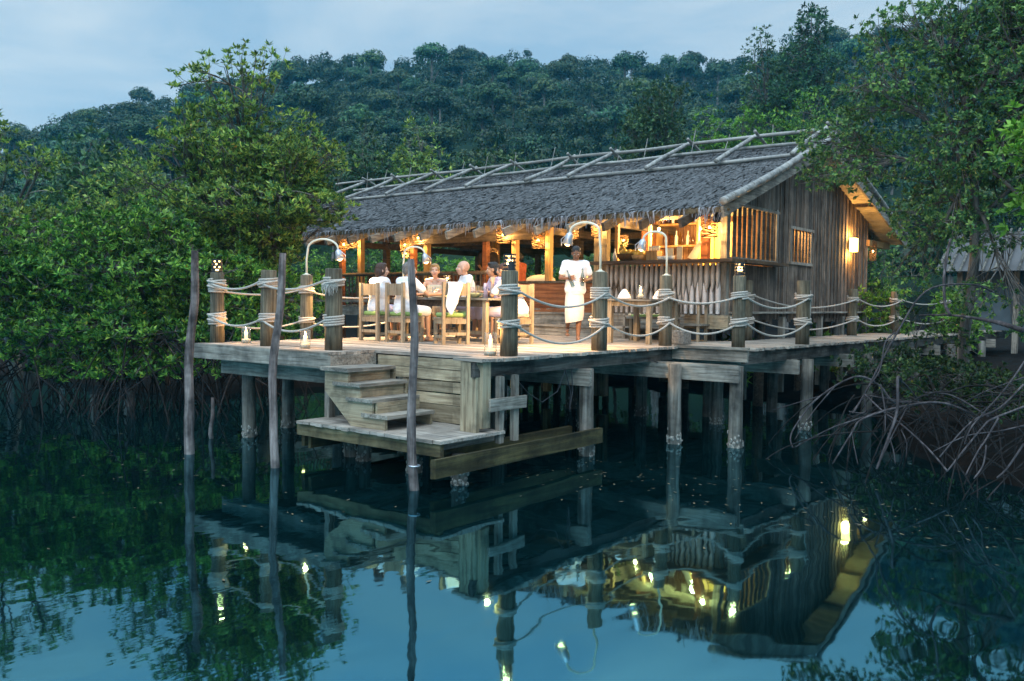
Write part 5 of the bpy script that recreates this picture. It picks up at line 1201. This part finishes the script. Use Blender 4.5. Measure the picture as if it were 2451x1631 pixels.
def make_tree(name, label, base, fork, lobes, ntips, lmat, leafargs, trunk_r=.12, limbs=9, cat='tree', group=None, roots=None, trunk_pts=None, seed=1, bark=None, up=.75, twig=.006, shell=.55, droop=0.0):
    nr = np.random.default_rng(seed); base, fork = Vector(base), Vector(fork); bark = bark or BARK
    t = thing(name, label, cat, base, 0, group)
    vol = np.array([r[0]*r[1]*r[2]*w for c, r, w in lobes]); cnt = (ntips*vol/vol.sum()).astype(int)+3
    pts = []; out = []
    for (c, r, w), n in zip(lobes, cnt):
        p, d = ell_pts(c, r, n, nr, shell); pts.append(p); out.append(d)
    X = np.concatenate(pts); O = np.concatenate(out)
    wood_ = MB(); tp = trunk_pts or [base, base.lerp(fork, .5)+Vector((.1*math.sin(seed), .1*math.cos(seed), 0)), fork]
    n = len(tp); tpp = []
    for i in range(n-1):
        for q in range(5): tpp.append(Vector(tp[i]).lerp(Vector(tp[i+1]), q/5)+Vector((mn.noise((i*3+q, seed, 0))*trunk_r*.4, mn.noise((i*3+q, seed, 4))*trunk_r*.4, 0)))
    tpp.append(Vector(tp[-1])); wood_.tube(tpp, [trunk_r*(1.25-.65*i/(len(tpp)-1)) for i in range(len(tpp))], 9)
    C, a = kmeans(X, limbs, nr)
    for j in range(len(C)):
        S = X[a == j]
        if not len(S): continue
        st = tpp[int(len(tpp)*nr.uniform(.55, .98))]; c = Vector(C[j]); mid = st.lerp(c, .5)+Vector((nr.normal(0, .15), nr.normal(0, .15), .25+nr.normal(0, .1)))
        lp = bez(st, mid, c, 7); r0 = trunk_r*.45; wood_.tube(lp, [r0*(1-.75*i/7) for i in range(8)], 6)
        C2, a2 = kmeans(S, max(2, min(14, len(S)//12)), nr, 3)
        for q in range(len(C2)):
            T = S[a2 == q]
            if not len(T): continue
            st2 = lp[int(nr.integers(3, 8))]; c2 = Vector(C2[q]); bp = bez(st2, st2.lerp(c2, .5)+Vector((nr.normal(0, .08), nr.normal(0, .08), .1)), c2, 4)
            wood_.tube(bp, [r0*.32*(1-.6*i/4) for i in range(5)], 5, False)
            for p in T[::2]:
                e = Vector(p); s3 = bp[int(nr.integers(1, 5))]; wood_.tube([s3, s3.lerp(e, .55)+Vector((0, 0, -.02)), e], [twig*1.4, twig, twig*.6], 3, False)
    wood_.build('trunk', bark, t, smooth=True)
    A = unit(O*(1-up) + np.array([0, 0, up-droop]) + nr.normal(0, .25, O.shape))
    V = leaves(X, A, *leafargs, nr=nr)
    np_mesh('crown', V, quads(V), lmat, t)
    if roots:
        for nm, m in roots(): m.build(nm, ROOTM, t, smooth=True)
    return t
def prop_roots(cx, cy, rx, ry, n, z0, z1, seed, zf_=0.0):
    def go():
        r = random.Random(seed); m = MB()
        for k in range(n):
            x, y = cx+r.uniform(-rx, rx), cy+r.uniform(-ry, ry); a = math.atan2(-y, -x)+r.uniform(-1.4, 1.4); ln = r.uniform(.7, 1.9); h = r.uniform(z0, z1)
            s = Vector((x, y, h)); e = Vector((x+ln*math.cos(a), y+ln*math.sin(a), -.35)); mid = s.lerp(e, r.uniform(.4, .65)); mid.z = h*r.uniform(.6, .85)
            m.tube(bez(s, mid, e, 7), [.017*(1-.4*i/7)*r.uniform(.6, 1.3) for i in range(8)], 5, False)
            if r.random() < .5:
                b = s.lerp(e, .5); b.z = h*.6; e2 = Vector((b.x+r.uniform(-.5, .5), b.y+r.uniform(-.5, .2), -.3)); m.tube(bez(b, b.lerp(e2, .5)+Vector((0, 0, .15)), e2, 4), .012, 4, False)
        yield 'prop_roots', m
    return go
ROS = (11, .118, .022, .3, 1.3)
# big mangrove in front of the left end of the roof
make_tree('mangrove_tree', 'tallest mangrove on the left bank, its crown overlapping the left end of the roof', (-17.2, 12.4, .3), (-16.9, 11.9, 3.2),
  [((-16.0, 11.3, 4.3), (1.7, 1.7, 1.15), 1.2), ((-16.5, 10.6, 5.5), (1.1, 1.3, .8), .9), ((-15.9, 11.9, 5.35), (1.2, 1.2, .85), .9), ((-16.35, 10.6, 6.75), (.85, 1.0, .62), .42), ((-15.9, 11.3, 7.15), (.62, .6, .5), .38),
   ((-17.3, 9.7, 4.6), (.8, .8, .55), .5), ((-17.45, 9.0, 5.0), (.45, .45, .3), .5), ((-15.75, 12.0, 4.4), (.7, .8, .7), .9), ((-16.3, 11.3, 3.2), (1.0, 1.1, .75), 1.0), ((-16.5, 11.4, 7.0), (.5, .5, .5), .35)],
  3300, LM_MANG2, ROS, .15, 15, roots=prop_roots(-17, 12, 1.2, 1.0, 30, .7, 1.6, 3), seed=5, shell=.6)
make_tree('mangrove_shrub', 'dense dark green mangrove overhanging the water directly left of the deck', (-17.4, 9.9, .2), (-17.3, 9.6, 1.6),
  [((-16.5, 9.4, 2.6), (1.5, 1.5, 1.0), 1), ((-17.6, 8.6, 2.7), (1.5, 1.3, 1.0), 1), ((-16.6, 8.8, 1.65), (1.4, 1.2, .6), 1), ((-15.6, 10.4, 2.2), (1.2, 1.2, 1.1), 1), ((-15.0, 11.4, 2.0), (.8, .9, .85), 1), ((-16.2, 8.9, .95), (.9, .6, .3), .9), ((-17.3, 8.3, 1.0), (.9, .6, .32), .9), ((-15.3, 9.6, .95), (.6, .5, .3), .9), ((-16.7, 8.5, .8), (1.0, .5, .28), 1), ((-17.8, 8.0, .75), (1.0, .5, .28), 1), ((-15.8, 9.2, .85), (.8, .5, .28), 1), ((-18.3, 7.8, .85), (.7, .5, .28), .9), ((-17.9, 7.9, 1.7), (1.2, 1.0, .6), 1), ((-15.2, 9.8, 1.5), (.8, .8, .5), 1), ((-17.2, 8.9, 3.5), (1.1, 1.1, .6), 1)],
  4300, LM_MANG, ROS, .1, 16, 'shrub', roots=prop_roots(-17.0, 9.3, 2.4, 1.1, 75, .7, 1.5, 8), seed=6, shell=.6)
make_tree('mangrove_shrub', 'mangrove bush at the far left edge with its lowest leaves touching the dark water', (-20.0, 8.3, .2), (-19.9, 8.0, 1.6),
  [((-19.4, 7.4, 2.4), (1.5, 1.3, 1.0), 1), ((-19.0, 6.9, 1.5), (1.2, .9, .45), 1), ((-20.5, 7.2, 2.9), (1.2, 1.0, .6), .7), ((-20.3, 6.3, 2.2), (1.2, 1.1, 1.0), 1), ((-18.6, 7.6, 3.1), (.9, .9, .6), .8), ((-21.2, 6.4, 2.8), (1.0, 1.0, .7), .7)],
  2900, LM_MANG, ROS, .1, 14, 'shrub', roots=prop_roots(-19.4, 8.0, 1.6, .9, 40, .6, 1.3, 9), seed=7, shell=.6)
make_tree('mangrove_tree', 'open mangrove at the left edge of the view with bare grey branches and tufted leaves', (-21.6, 8.6, .3), (-21.3, 8.2, 3.4),
  [((-20.9, 7.2, 5.9), (1.0, 1.0, .4), .9), ((-20.2, 8.2, 5.2), (.9, .8, .4), .9), ((-21.4, 6.6, 4.3), (1.1, 1.1, .5), 1), ((-20.0, 8.0, 3.7), (1.2, 1.1, .5), 1), ((-21.8, 6.4, 6.5), (.9, .9, .4), .8), ((-19.3, 8.6, 4.2), (.5, .5, .25), .6)],
  900, LM_MANG2, ROS, .12, 13, seed=9, shell=.7, bark=wood('pale_bark', (.1, .09, .08), (.22, .21, .19), (.36, .34, .31), axis='z', grain=9))
# trees standing further back on the left bank and behind the pavilion
def back_tree(name, label, x, y, h, rad, n, mat, seed, L=.26, group=None, z=None):
    nr = random.Random(seed); z = ground_z(x, y) if z is None else z; lob = []
    for k in range(9): a = k*2.4; q = rad*.62*math.sqrt(k/9); lob.append(((x+q*math.cos(a), y+q*math.sin(a), z+h*(.52+.32*nr.random())-(q/rad)*h*.14), (rad*.5*nr.uniform(.8, 1.2), rad*.5*nr.uniform(.8, 1.2), h*.16*nr.uniform(.8, 1.3)), 1))
    return make_tree(name, label, (x, y, z-.3), (x+.2, y, z+h*.5), lob, n, mat, (7, L, L*.2, .3, 1.5), h*.018, 10, seed=seed, up=.5, group=group, shell=.75)
back_tree('forest_tree', 'dark round tree behind the open mangrove on the left', -32.4, 15.6, 8.4, 2.6, 900, LM_DARK, 21)
back_tree('forest_tree', 'grey-green tree between the dark round tree and the tallest mangrove', -29.3, 15.3, 6.4, 2.2, 800, LM_MANG2, 22, .2)
back_tree('forest_tree', 'low bushy tree on the left bank behind the dense mangrove', -24.0, 14.5, 5.4, 2.6, 900, LM_MANG, 23, .2)
back_tree('forest_tree', 'dark thin-crowned tree rising behind the left half of the roof ridge', -33.6, 30, 11.0, 2.4, 1000, LM_DARK, 24)
back_tree('forest_tree', 'brownish dark tree rising behind the roof ridge, right of the tallest mangrove', -31.8, 31.9, 11.0, 2.3, 1000, LM_MANG2, 25, .24)
back_tree('forest_tree', 'leafy dark bush behind the middle of the roof', -29, 34.4, 9.6, 2.6, 1000, LM_DARK, 26)
back_tree('forest_tree', 'big dark rounded tree above the right half of the roof', -24.4, 43.6, 14.6, 2.4, 2200, LM_DARK, 27, .24)
back_tree('forest_tree', 'bright green tree above the roof, right of the big dark tree', -21.2, 45.3, 14.0, 2.0, 1800, LM_BRIGHT, 28, .22)
back_tree('forest_tree', 'mid green spreading tree behind the right end of the ridge', -18.1, 46.6, 13.8, 3.0, 2200, LM_MANG, 29, .24)
make_tree('forest_tree', 'tall dark tree whose rounded top breaks the skyline at upper right', (-22.3, 61, 3), (-22.2, 61, 15), [((-22.2, 61, 21.6), (1.25, 1.25, 1.25), 1.3), ((-22.9, 61, 19.6), (1.5, 1.5, .8), 1), ((-21.3, 61, 18.8), (1.5, 1.5, 1.0), 1), ((-23.0, 61, 17.2), (1.9, 1.9, 1.2), 1), ((-21.5, 61, 16.2), (2.0, 2, 1.3), 1), ((-22.4, 61, 14.2), (2.4, 2.4, 1.5), 1)], 2300, LM_DARK, (7, .26, .055, .3, 1.5), .2, 10, seed=30, up=.5, shell=.8)
back_tree('forest_tree', 'tall dark tree on the skyline left of the highest rounded top', -25.8, 62.9, 19.0, 2.3, 2000, LM_DARK, 31, .26)
back_tree('forest_tree', 'bush right behind the walkway, seen between the gable and the right-hand trees', -9.2, 27.6, 5.2, 1.7, 1300, LM_RIGHT, 32, .13)
# hedge of shrubs seen through the open pavilion
for i, x in enumerate((-34.5, -31.3, -28.4, -25.4, -22.6, -20.0, -17.4, -14.8, -12.2, -9.6)):
    back_tree('shrub', 'leafy shrub behind the pavilion, seen through its open side', x, 28.2+.6*math.sin(i*2), 3.9+.4*math.sin(i), 1.9, 420, (LM_MANG, LM_RIGHT, LM_BRIGHT)[(0, 1, 0, 2, 0, 0, 1, 0, 1, 0)[i]], 40+i, .17, 'shrubs behind the pavilion')
# right-hand trees by the walkway
SPR = (10, .074, .019, .3, 1.5)
make_tree('creekside_tree', 'large small-leaved tree whose branches cover the corner of the roof', (-3.0, 15.9, .2), (-3.0, 15.8, 3.0),
  [((-4.9, 15.4, 4.9), (.85, 1.0, .75), 1), ((-3.55, 15.9, 3.8), (.9, 1.0, .5), 1.0), ((-1.9, 15.6, 6.9), (1.1, 1.1, .7), 1), ((-1.3, 15.6, 6.0), (1.0, 1.0, .9), 1), ((-4.1, 15.3, 5.9), (1.0, 1.0, .6), .9), ((-3.5, 15.7, 6.9), (1.1, 1.0, .5), .8), ((-3.1, 15.5, 4.75), (.9, 1.0, .6), 1), ((-2.3, 15.6, 6.0), (1.2, 1.2, .9), 1), ((-2.1, 15.8, 4.6), (1.1, 1.1, .7), 1), ((-3.95, 15.8, 2.8), (.55, .6, .4), .7), ((-2.2, 15.5, 7.2), (1.0, 1.0, .5), .8), ((-4.35, 15.3, 6.75), (.5, .6, .3), .6), ((-1.2, 15.6, 5.0), (1.0, 1.0, 1.2), 1), ((-2.75, 15.2, 2.35), (.5, .6, .32), .9), ((-1.7, 14.9, 2.0), (.6, .6, .35), .9), ((-2.9, 15.3, 3.4), (.7, .7, .4), .9), ((-1.45, 15.1, 3.3), (.75, .7, .5), .9)],
  7000, LM_RIGHT, SPR, .085, 18, trunk_pts=[(-3.05, 15.85, .1), (-3.1, 15.8, 1.6), (-2.95, 15.7, 3.0), (-3.0, 15.7, 4.4), (-3.15, 15.6, 5.6)], seed=51, up=.25, twig=.005, shell=.5)
make_tree('creekside_tree', 'thin leaning tree at the right edge with pale branches and large fresh leaves', (-.6, 13.2, .2), (-.75, 13.0, 3.0),
  [((-1.3, 12.6, 4.3), (.75, .8, .55), 1), ((-.7, 12.8, 5.2), (.8, .8, .6), 1), ((-1.45, 12.5, 3.5), (.6, .6, .35), .8), ((-.9, 12.4, 3.1), (.5, .5, .3), .5), ((-.5, 12.4, 1.9), (.6, .6, .4), .6)],
  620, LM_BRIGHT, (9, .12, .026, .4, 1.4), .06, 10, seed=52, up=.5, twig=.006, shell=.5)
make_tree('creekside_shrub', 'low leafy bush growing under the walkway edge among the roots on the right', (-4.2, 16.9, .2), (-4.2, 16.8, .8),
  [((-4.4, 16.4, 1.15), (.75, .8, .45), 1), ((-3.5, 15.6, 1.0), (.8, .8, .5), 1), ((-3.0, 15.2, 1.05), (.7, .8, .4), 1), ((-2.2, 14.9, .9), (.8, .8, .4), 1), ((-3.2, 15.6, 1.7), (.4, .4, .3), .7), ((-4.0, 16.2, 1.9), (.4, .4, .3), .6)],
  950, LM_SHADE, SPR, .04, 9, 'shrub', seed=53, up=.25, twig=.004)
for i, (x, y, z, lab) in enumerate(((-6.9, 24.6, .6, 'small bright green bush beside the far corner of the gable'), (-5.4, 26.6, .6, 'bright leafy bush along the walkway behind the slender rope posts'), (-8.3, 18.6, .3, 'low fern-like plant in the gap under the gable wall'), (-7.6, 21.8, .3, 'small fern-like plant beside the stilts under the gable'))):
    hh = 2.6 if i < 2 else 1.55
    make_tree('bush', lab, (x, y, z), (x, y, z+.5), [((x, y, z+hh*.5), (.7 if i < 2 else .35, .8 if i < 2 else .5, hh*.35), 1), ((x+.3, y-.4, z+hh*.35), (.5 if i < 2 else .25, .5, hh*.25), 1)], 300 if i < 2 else 70, LM_BRIGHT, (9, .13 if i < 2 else .2, .025, .3, 1.4), .03, 5, 'bush', seed=60+i, up=.6)
# arching mangrove roots at the lower right
def R3(*p): return [Vector(q) for q in p]
t = thing('mangrove_roots', 'tangle of bare arching mangrove roots reaching into the water at lower right', 'roots', (-2.5, 13, 0))
def root(pts, r0, r1):
    n = len(pts)-1; P = []; k = 6
    q = [pts[0]]+pts+[pts[-1]]
    for i in range(1, len(q)-2):
        for s in range(k):
            u = s/k; a, b, c, d = q[i-1], q[i], q[i+1], q[i+2]
            P.append(.5*((2*b)+(c-a)*u+(2*a-5*b+4*c-d)*u*u+(3*b-a-3*c+d)*u**3))
    P.append(pts[-1]); m = MB(); m.tube(P, [(r0+(r1-r0)*i/(len(P)-1))*.85*(1+.16*mn.noise((i*.9, r0*99, 0))) for i in range(len(P))], 6); return m.build('root', ROOTL, t, smooth=True)
ROOTL = wood('pale_root', (.012, .010, .011), (.06, .052, .057), (.18, .16, .17), axis='z', grain=10, isl=.5, bump=.5)
root(R3((-3.15, 13.23, 0.86), (-3.44, 13.05, 0.86), (-3.59, 12.91, 1.08), (-3.87, 12.73, 1.20), (-4.30, 12.48, 0.89), (-4.54, 12.29, 0.50), (-4.58, 12.17, 0.31), (-4.51, 12.09, 0.18)), 0.020, 0.012)
root(R3((-4.07, 12.45, 1.06), (-4.30, 12.27, 0.70), (-4.49, 12.09, 0.30)), 0.011, 0.008)
root(R3((-4.27, 12.38, 0.91), (-4.58, 12.22, 0.79), (-4.81, 12.08, 0.70)), 0.012, 0.006)
root(R3((-2.33, 13.80, 2.42), (-2.59, 13.55, 2.53), (-3.09, 13.24, 2.43), (-3.41, 12.96, 1.79), (-3.70, 12.67, 1.01), (-3.80, 12.43, 0.71)), 0.016, 0.016)
root(R3((-3.36, 12.77, 1.85), (-3.47, 12.69, 1.70), (-3.52, 12.64, 1.31), (-3.68, 12.55, 0.99), (-3.66, 12.51, 0.73), (-3.85, 12.42, 0.73)), 0.013, 0.012)
root(R3((-3.12, 12.21, 1.23), (-3.12, 12.03, 1.26), (-3.07, 11.86, 0.86), (-3.12, 11.66, 0.51), (-3.19, 11.46, 0.14)), 0.026, 0.018)
root(R3((-3.16, 12.20, 1.24), (-3.13, 12.51, 1.14), (-3.05, 12.84, 0.92)), 0.016, 0.014)
root(R3((-3.44, 12.43, 1.14), (-3.35, 12.35, 0.77), (-3.32, 12.26, 0.49)), 0.013, 0.010)
root(R3((-3.63, 12.38, 0.99), (-3.31, 12.13, 0.80), (-3.02, 11.87, 0.69), (-2.64, 11.63, 0.45), (-2.35, 11.36, 0.24)), 0.013, 0.013)
root(R3((-2.63, 12.73, 0.93), (-3.02, 12.64, 0.91), (-3.48, 12.53, 0.95), (-3.66, 12.47, 0.98)), 0.012, 0.008)
root(R3((-2.25, 12.60, 0.78), (-2.64, 12.40, 0.95), (-3.04, 12.19, 0.90), (-3.51, 11.94, 0.71), (-3.61, 11.78, 0.52), (-3.79, 11.60, 0.11)), 0.018, 0.012)
root(R3((-3.63, 11.86, 0.51), (-3.57, 11.77, 0.35), (-3.49, 11.69, 0.13)), 0.010, 0.008)
root(R3((-2.11, 12.42, 0.81), (-2.56, 12.54, 1.04), (-2.95, 12.66, 1.05)), 0.016, 0.010)
root(R3((-1.69, 12.08, 1.28), (-1.91, 11.91, 0.99), (-2.19, 11.73, 0.80), (-2.48, 11.54, 0.37)), 0.016, 0.010)
root(R3((-1.65, 11.89, 1.03), (-1.95, 11.74, 0.87), (-2.03, 11.62, 0.78), (-2.20, 11.49, 0.50), (-2.35, 11.36, 0.24)), 0.017, 0.011)
root(R3((-1.70, 12.18, 1.36), (-1.89, 12.26, 1.27), (-2.13, 12.32, 1.15), (-2.32, 12.38, 1.03)), 0.012, 0.008)
root(R3((-1.86, 11.55, 0.91), (-1.96, 11.43, 0.66), (-2.02, 11.32, 0.53), (-2.12, 11.20, 0.25)), 0.014, 0.010)
root(R3((-1.94, 11.33, 0.60), (-1.95, 11.23, 0.38), (-2.02, 11.12, 0.23)), 0.012, 0.010)
root(R3((-1.54, 11.19, 0.68), (-1.68, 11.07, 0.40), (-1.76, 10.96, 0.30)), 0.015, 0.011)
root(R3((-1.69, 12.08, 1.56), (-1.79, 11.97, 1.35), (-1.91, 11.85, 1.14), (-2.16, 11.70, 0.77), (-2.22, 11.59, 0.55)), 0.014, 0.009)
root(R3((-4.49, 12.09, 0.19), (-4.06, 12.24, 0.48), (-3.74, 12.35, 0.63), (-3.35, 12.46, 0.80), (-3.03, 12.54, 0.89)), 0.010, 0.014)
root(R3((-3.22, 11.56, 0.12), (-3.12, 11.90, 0.55), (-3.04, 12.23, 0.88)), 0.010, 0.012)
root(R3((-1.85, 13.07, 1.91), (-2.18, 13.35, 2.00), (-2.56, 13.61, 2.06), (-2.90, 13.87, 2.09), (-3.37, 14.10, 2.08)), 0.045, 0.012)
root(R3((-2.85, 13.61, 2.10), (-2.96, 13.79, 2.27), (-3.02, 13.98, 2.72), (-3.00, 14.19, 3.22)), 0.030, 0.022)
root(R3((-1.61, 11.69, 0.83), (-1.85, 11.59, 0.75), (-2.18, 11.46, 0.67), (-2.51, 11.33, 0.46)), 0.011, 0.007)
root(R3((-3.13, 11.69, 0.58), (-3.05, 11.66, 0.38), (-3.01, 11.62, 0.21)), 0.010, 0.008)
root(R3((-3.03, 11.92, 0.61), (-2.95, 11.89, 0.45), (-2.94, 11.84, 0.27)), 0.009, 0.007)
rr_ = random.Random(77); m = MB()
for k in range(130):
    x = rr_.uniform(-4.2, .6); y = 11.3+rr_.uniform(.5, 3.2)+max(0, -x-2.2)*.55; h = rr_.uniform(.4, 1.15); a = math.atan2(-y, -x)+rr_.uniform(-1.3, 1.3); ln = rr_.uniform(.7, 2.0)
    s = Vector((x, y, h)); e = Vector((x+ln*math.cos(a), y+ln*math.sin(a), -.2)); mid = s.lerp(e, rr_.uniform(.5, .8)); mid.z = h*rr_.uniform(.8, 1.25)
    m.tube(bez(s, mid, e, 8), [.014*(1-.5*i/8)*rr_.uniform(.6, 1.2) for i in range(9)], 5, False)
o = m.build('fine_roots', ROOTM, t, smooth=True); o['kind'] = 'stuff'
# second hut behind the right-hand trees
H = thing('small_hut', 'grey second hut with a pole-covered roof, half hidden behind the right-hand trees', 'hut', (-5, 32, .8))
MB().box(-6.3, -3.0, 31.0, 31.06, 1.5, 3.6).box(-6.3, -6.24, 31.06, 34, 1.5, 3.6).build('wall', SLATEBLUE, H)
m = MB()
m.raw([(-6.8, 30.2, 3.35), (-2.4, 30.2, 3.35), (-2.4, 32.5, 4.7), (-6.8, 32.5, 4.7), (-6.8, 34.8, 3.35), (-2.4, 34.8, 3.35), (-6.8, 32.5, 4.55), (-2.4, 32.5, 4.55)], [(0, 1, 2, 3), (3, 2, 5, 4), (0, 6, 7, 1), (6, 4, 5, 7), (0, 3, 6), (3, 4, 6), (1, 7, 2), (2, 7, 5)])
rf = m.build('roof', thatch, H)
for k in range(14):
    x = -6.7+.32*k; MB().tube([(x, 30.0, 3.33), (x+U(-.05, .05), 32.5, 4.80)], .036, 7).build('roof_pole', PILEM, rf)
for x in (-6.2, -4.6, -3.1): MB().box(x-.08, x+.08, 30.8, 30.96, .5, 3.5).build('post', WZ, H)

# leaf litter drifting on the creek
V = []; nr = np.random.default_rng(3)
for cx, cy, n, sp in ((-6.3, 9.2, 60, 1.3), (-4.6, 9.6, 70, 1.6), (-9.5, 5.2, 25, 2.5), (-2.5, 9.6, 50, 1.0), (-12.5, 6.5, 22, 1.5), (-3.3, 9.0, 30, 1.2), (-8, 5.6, 16, 1.6)):
    x = cx+nr.normal(0, sp, n); y = cy+nr.normal(0, sp*.5, n); a = nr.uniform(0, 6.28, n); l = nr.uniform(.012, .04, n); d = np.stack([np.cos(a), np.sin(a), 0*a], 1); s_ = np.stack([-np.sin(a), np.cos(a), 0*a], 1); P = np.stack([x, y, 0*x+.006], 1); l = l[:, None]
    V.append(np.stack([P-d*l, P+s_*l*.35, P+d*l+[0, 0, .003], P-s_*l*.35], 1))
V = np.concatenate(V).reshape(-1, 3); o = np_mesh('floating_leaves', V, quads(V), plain('dead_leaf', (.12, .10, .05), .7, var=.6, scale=2)); tag(o, 'small dead leaves scattered on the dark water beside the landing', 'leaves', None, 'stuff')
# ================================================================ forested hill
def crown_mesh(seed, R_=4.0, Hh=4.2, n=1500, L=.42, trunk=8.0, gap=0.0, lobes=12):
    nr = np.random.default_rng(seed); Vs = []
    for k in range(lobes):
        a = k*2.399+seed; q = R_*.62*math.sqrt((k+.3)/lobes); c = (q*math.cos(a), q*math.sin(a), trunk+Hh*(.25-.45*(q/R_)**2)+nr.uniform(-.3, .5)*Hh*.28)
        r = R_*nr.uniform(.26, .44); P, d = ell_pts(c, (r, r, r*.8), n//lobes, nr, .9); keep = d[:, 2] > -.45
        if gap: keep &= nr.random(len(d)) > gap
        Vs.append(leaves(P[keep], unit(d[keep]+np.array([0, 0, .3])), 3, L, L*.42, 1.15, 1.75, nr))
    return np.concatenate(Vs)
PROTO = []
for s in range(7):
    R_ = (4.0, 3.4, 4.5, 3.0, 3.7, 2.6, 3.2)[s]
    V = crown_mesh(100+s, R_, (4.2, 4.8, 3.6, 5.0, 4.4, 4.6, 3.2)[s], 2300, .30, (6.0, 6.5, 5.6, 6.4, 6, 6.2, 9.5)[s], (.05, .1, 0, .2, .05, .3, .45)[s])
    me = np_mesh('crown', V, quads(V), LM_HILL); tm = MB().tube([(0, 0, -2.5), (.1, .1, 3), (0, 0, 7 if s < 6 else 10)], [.28, .22, .13], 6)
    for k in range(6): a = k*1.05; tm.tube([(0, 0, 4.5+.3*k), (R_*.35*math.cos(a), R_*.35*math.sin(a), 6.5+.3*k)], [.09, .04], 4, False)
    to = tm.build('trunk', wood('hill_bark', (.06, .055, .05), (.16, .15, .14), (.3, .29, .27), axis='z', grain=3) if s == 0 else PROTO[0][1].data.materials[0])
    PROTO.append((me, to))
def pol(az, r): t = CAMF - math.radians(az); return r*math.cos(t), r*math.sin(t)
hr = random.Random(5); spots = []
tries = 0
while len(spots) < 285 and tries < 60000:
    tries += 1; az = hr.uniform(-34, 34); r = math.sqrt(hr.uniform(58**2, 216**2)); x, y = pol(az, r); dmin = 4.0 + r*.0145
    if all((x-a)**2+(y-b)**2 > dmin*dmin for a, b, _ in spots): spots.append((x, y, r))
EM = [(7.1, 172), (-5.4, 164), (11.4, 190)]
GR = 'forest trees covering the hill'
def put(x, y, z, s, sc, rz, label, group, scz=1.0, name='forest_tree'):
    t = bpy.data.objects.new(name, None); COL.objects.link(t); t.location = (x, y, z); t.rotation_euler = (0, 0, rz); t.scale = (sc, sc, sc*scz); tag(t, label, 'tree', group)
    for q in PROTO[s]: c = q.copy(); COL.objects.link(c); c.parent = t
for i, (x, y, r) in enumerate(spots):
    s = hr.choice((0, 0, 1, 2, 2, 3, 4, 4, 5)); sc = hr.uniform(.48, 1.08)*(1 if r > 110 else .85)
    put(x, y, ground_z(x, y)-.6-(1.6 if r > 192 else 0), s, sc, hr.uniform(0, 6.28), 'broad-crowned tree among the many covering the forested hill', GR, hr.uniform(.85, 1.15))
for i, (az, r) in enumerate(EM):
    x, y = pol(az, r); put(x, y, ground_z(x, y)-3.2, 6, hr.uniform(1.0, 1.2), hr.uniform(0, 6.28), 'tall thin-stemmed tree standing clear of the canopy along the hill skyline', 'emergent trees on the skyline', 1.1, 'emergent_tree')
for a, b in PROTO: bpy.data.objects.remove(a); bpy.data.objects.remove(b)
# canopy between the individual trees: reads as one mass
Vs = []; nr2 = np.random.default_rng(8)
for i in range(620):
    az = hr.uniform(-35, 35); r = math.sqrt(hr.uniform(56**2, 222**2)); x, y = pol(az, r); z = ground_z(x, y)
    for k in range(3):
        q = hr.uniform(.8, 2.0); P, d = ell_pts((x+hr.uniform(-2.2, 2.2), y+hr.uniform(-2.2, 2.2), z+hr.uniform(2.0, 5.4)), (q, q, q*.75), 90, nr2, .9); Vs.append(leaves(P, d, 3, .34, .16, 1.15, 1.75, nr2))
V = np.concatenate(Vs); fo = np_mesh('forest_undergrowth', V, quads(V), LM_HILL); tag(fo, 'dark green forest canopy filling the gaps between the hill trees', 'forest', None, 'stuff')

# ================================================================ evening haze
m, t_, b_ = new_mat('evening_haze'); t_.nodes.remove(b_)
pv = node(t_, 'ShaderNodeVolumePrincipled'); pv.inputs['Color'].default_value = (.12, .68, 1.0, 1); pv.inputs['Density'].default_value = 0.00048; pv.inputs['Anisotropy'].default_value = 0.2
t_.links.new(pv.outputs[0], t_.nodes['Material Output'].inputs['Volume'])
hz = MB().box(-430, 430, -430, 430, -60, 95).build('haze', m); hz['kind'] = 'stuff'
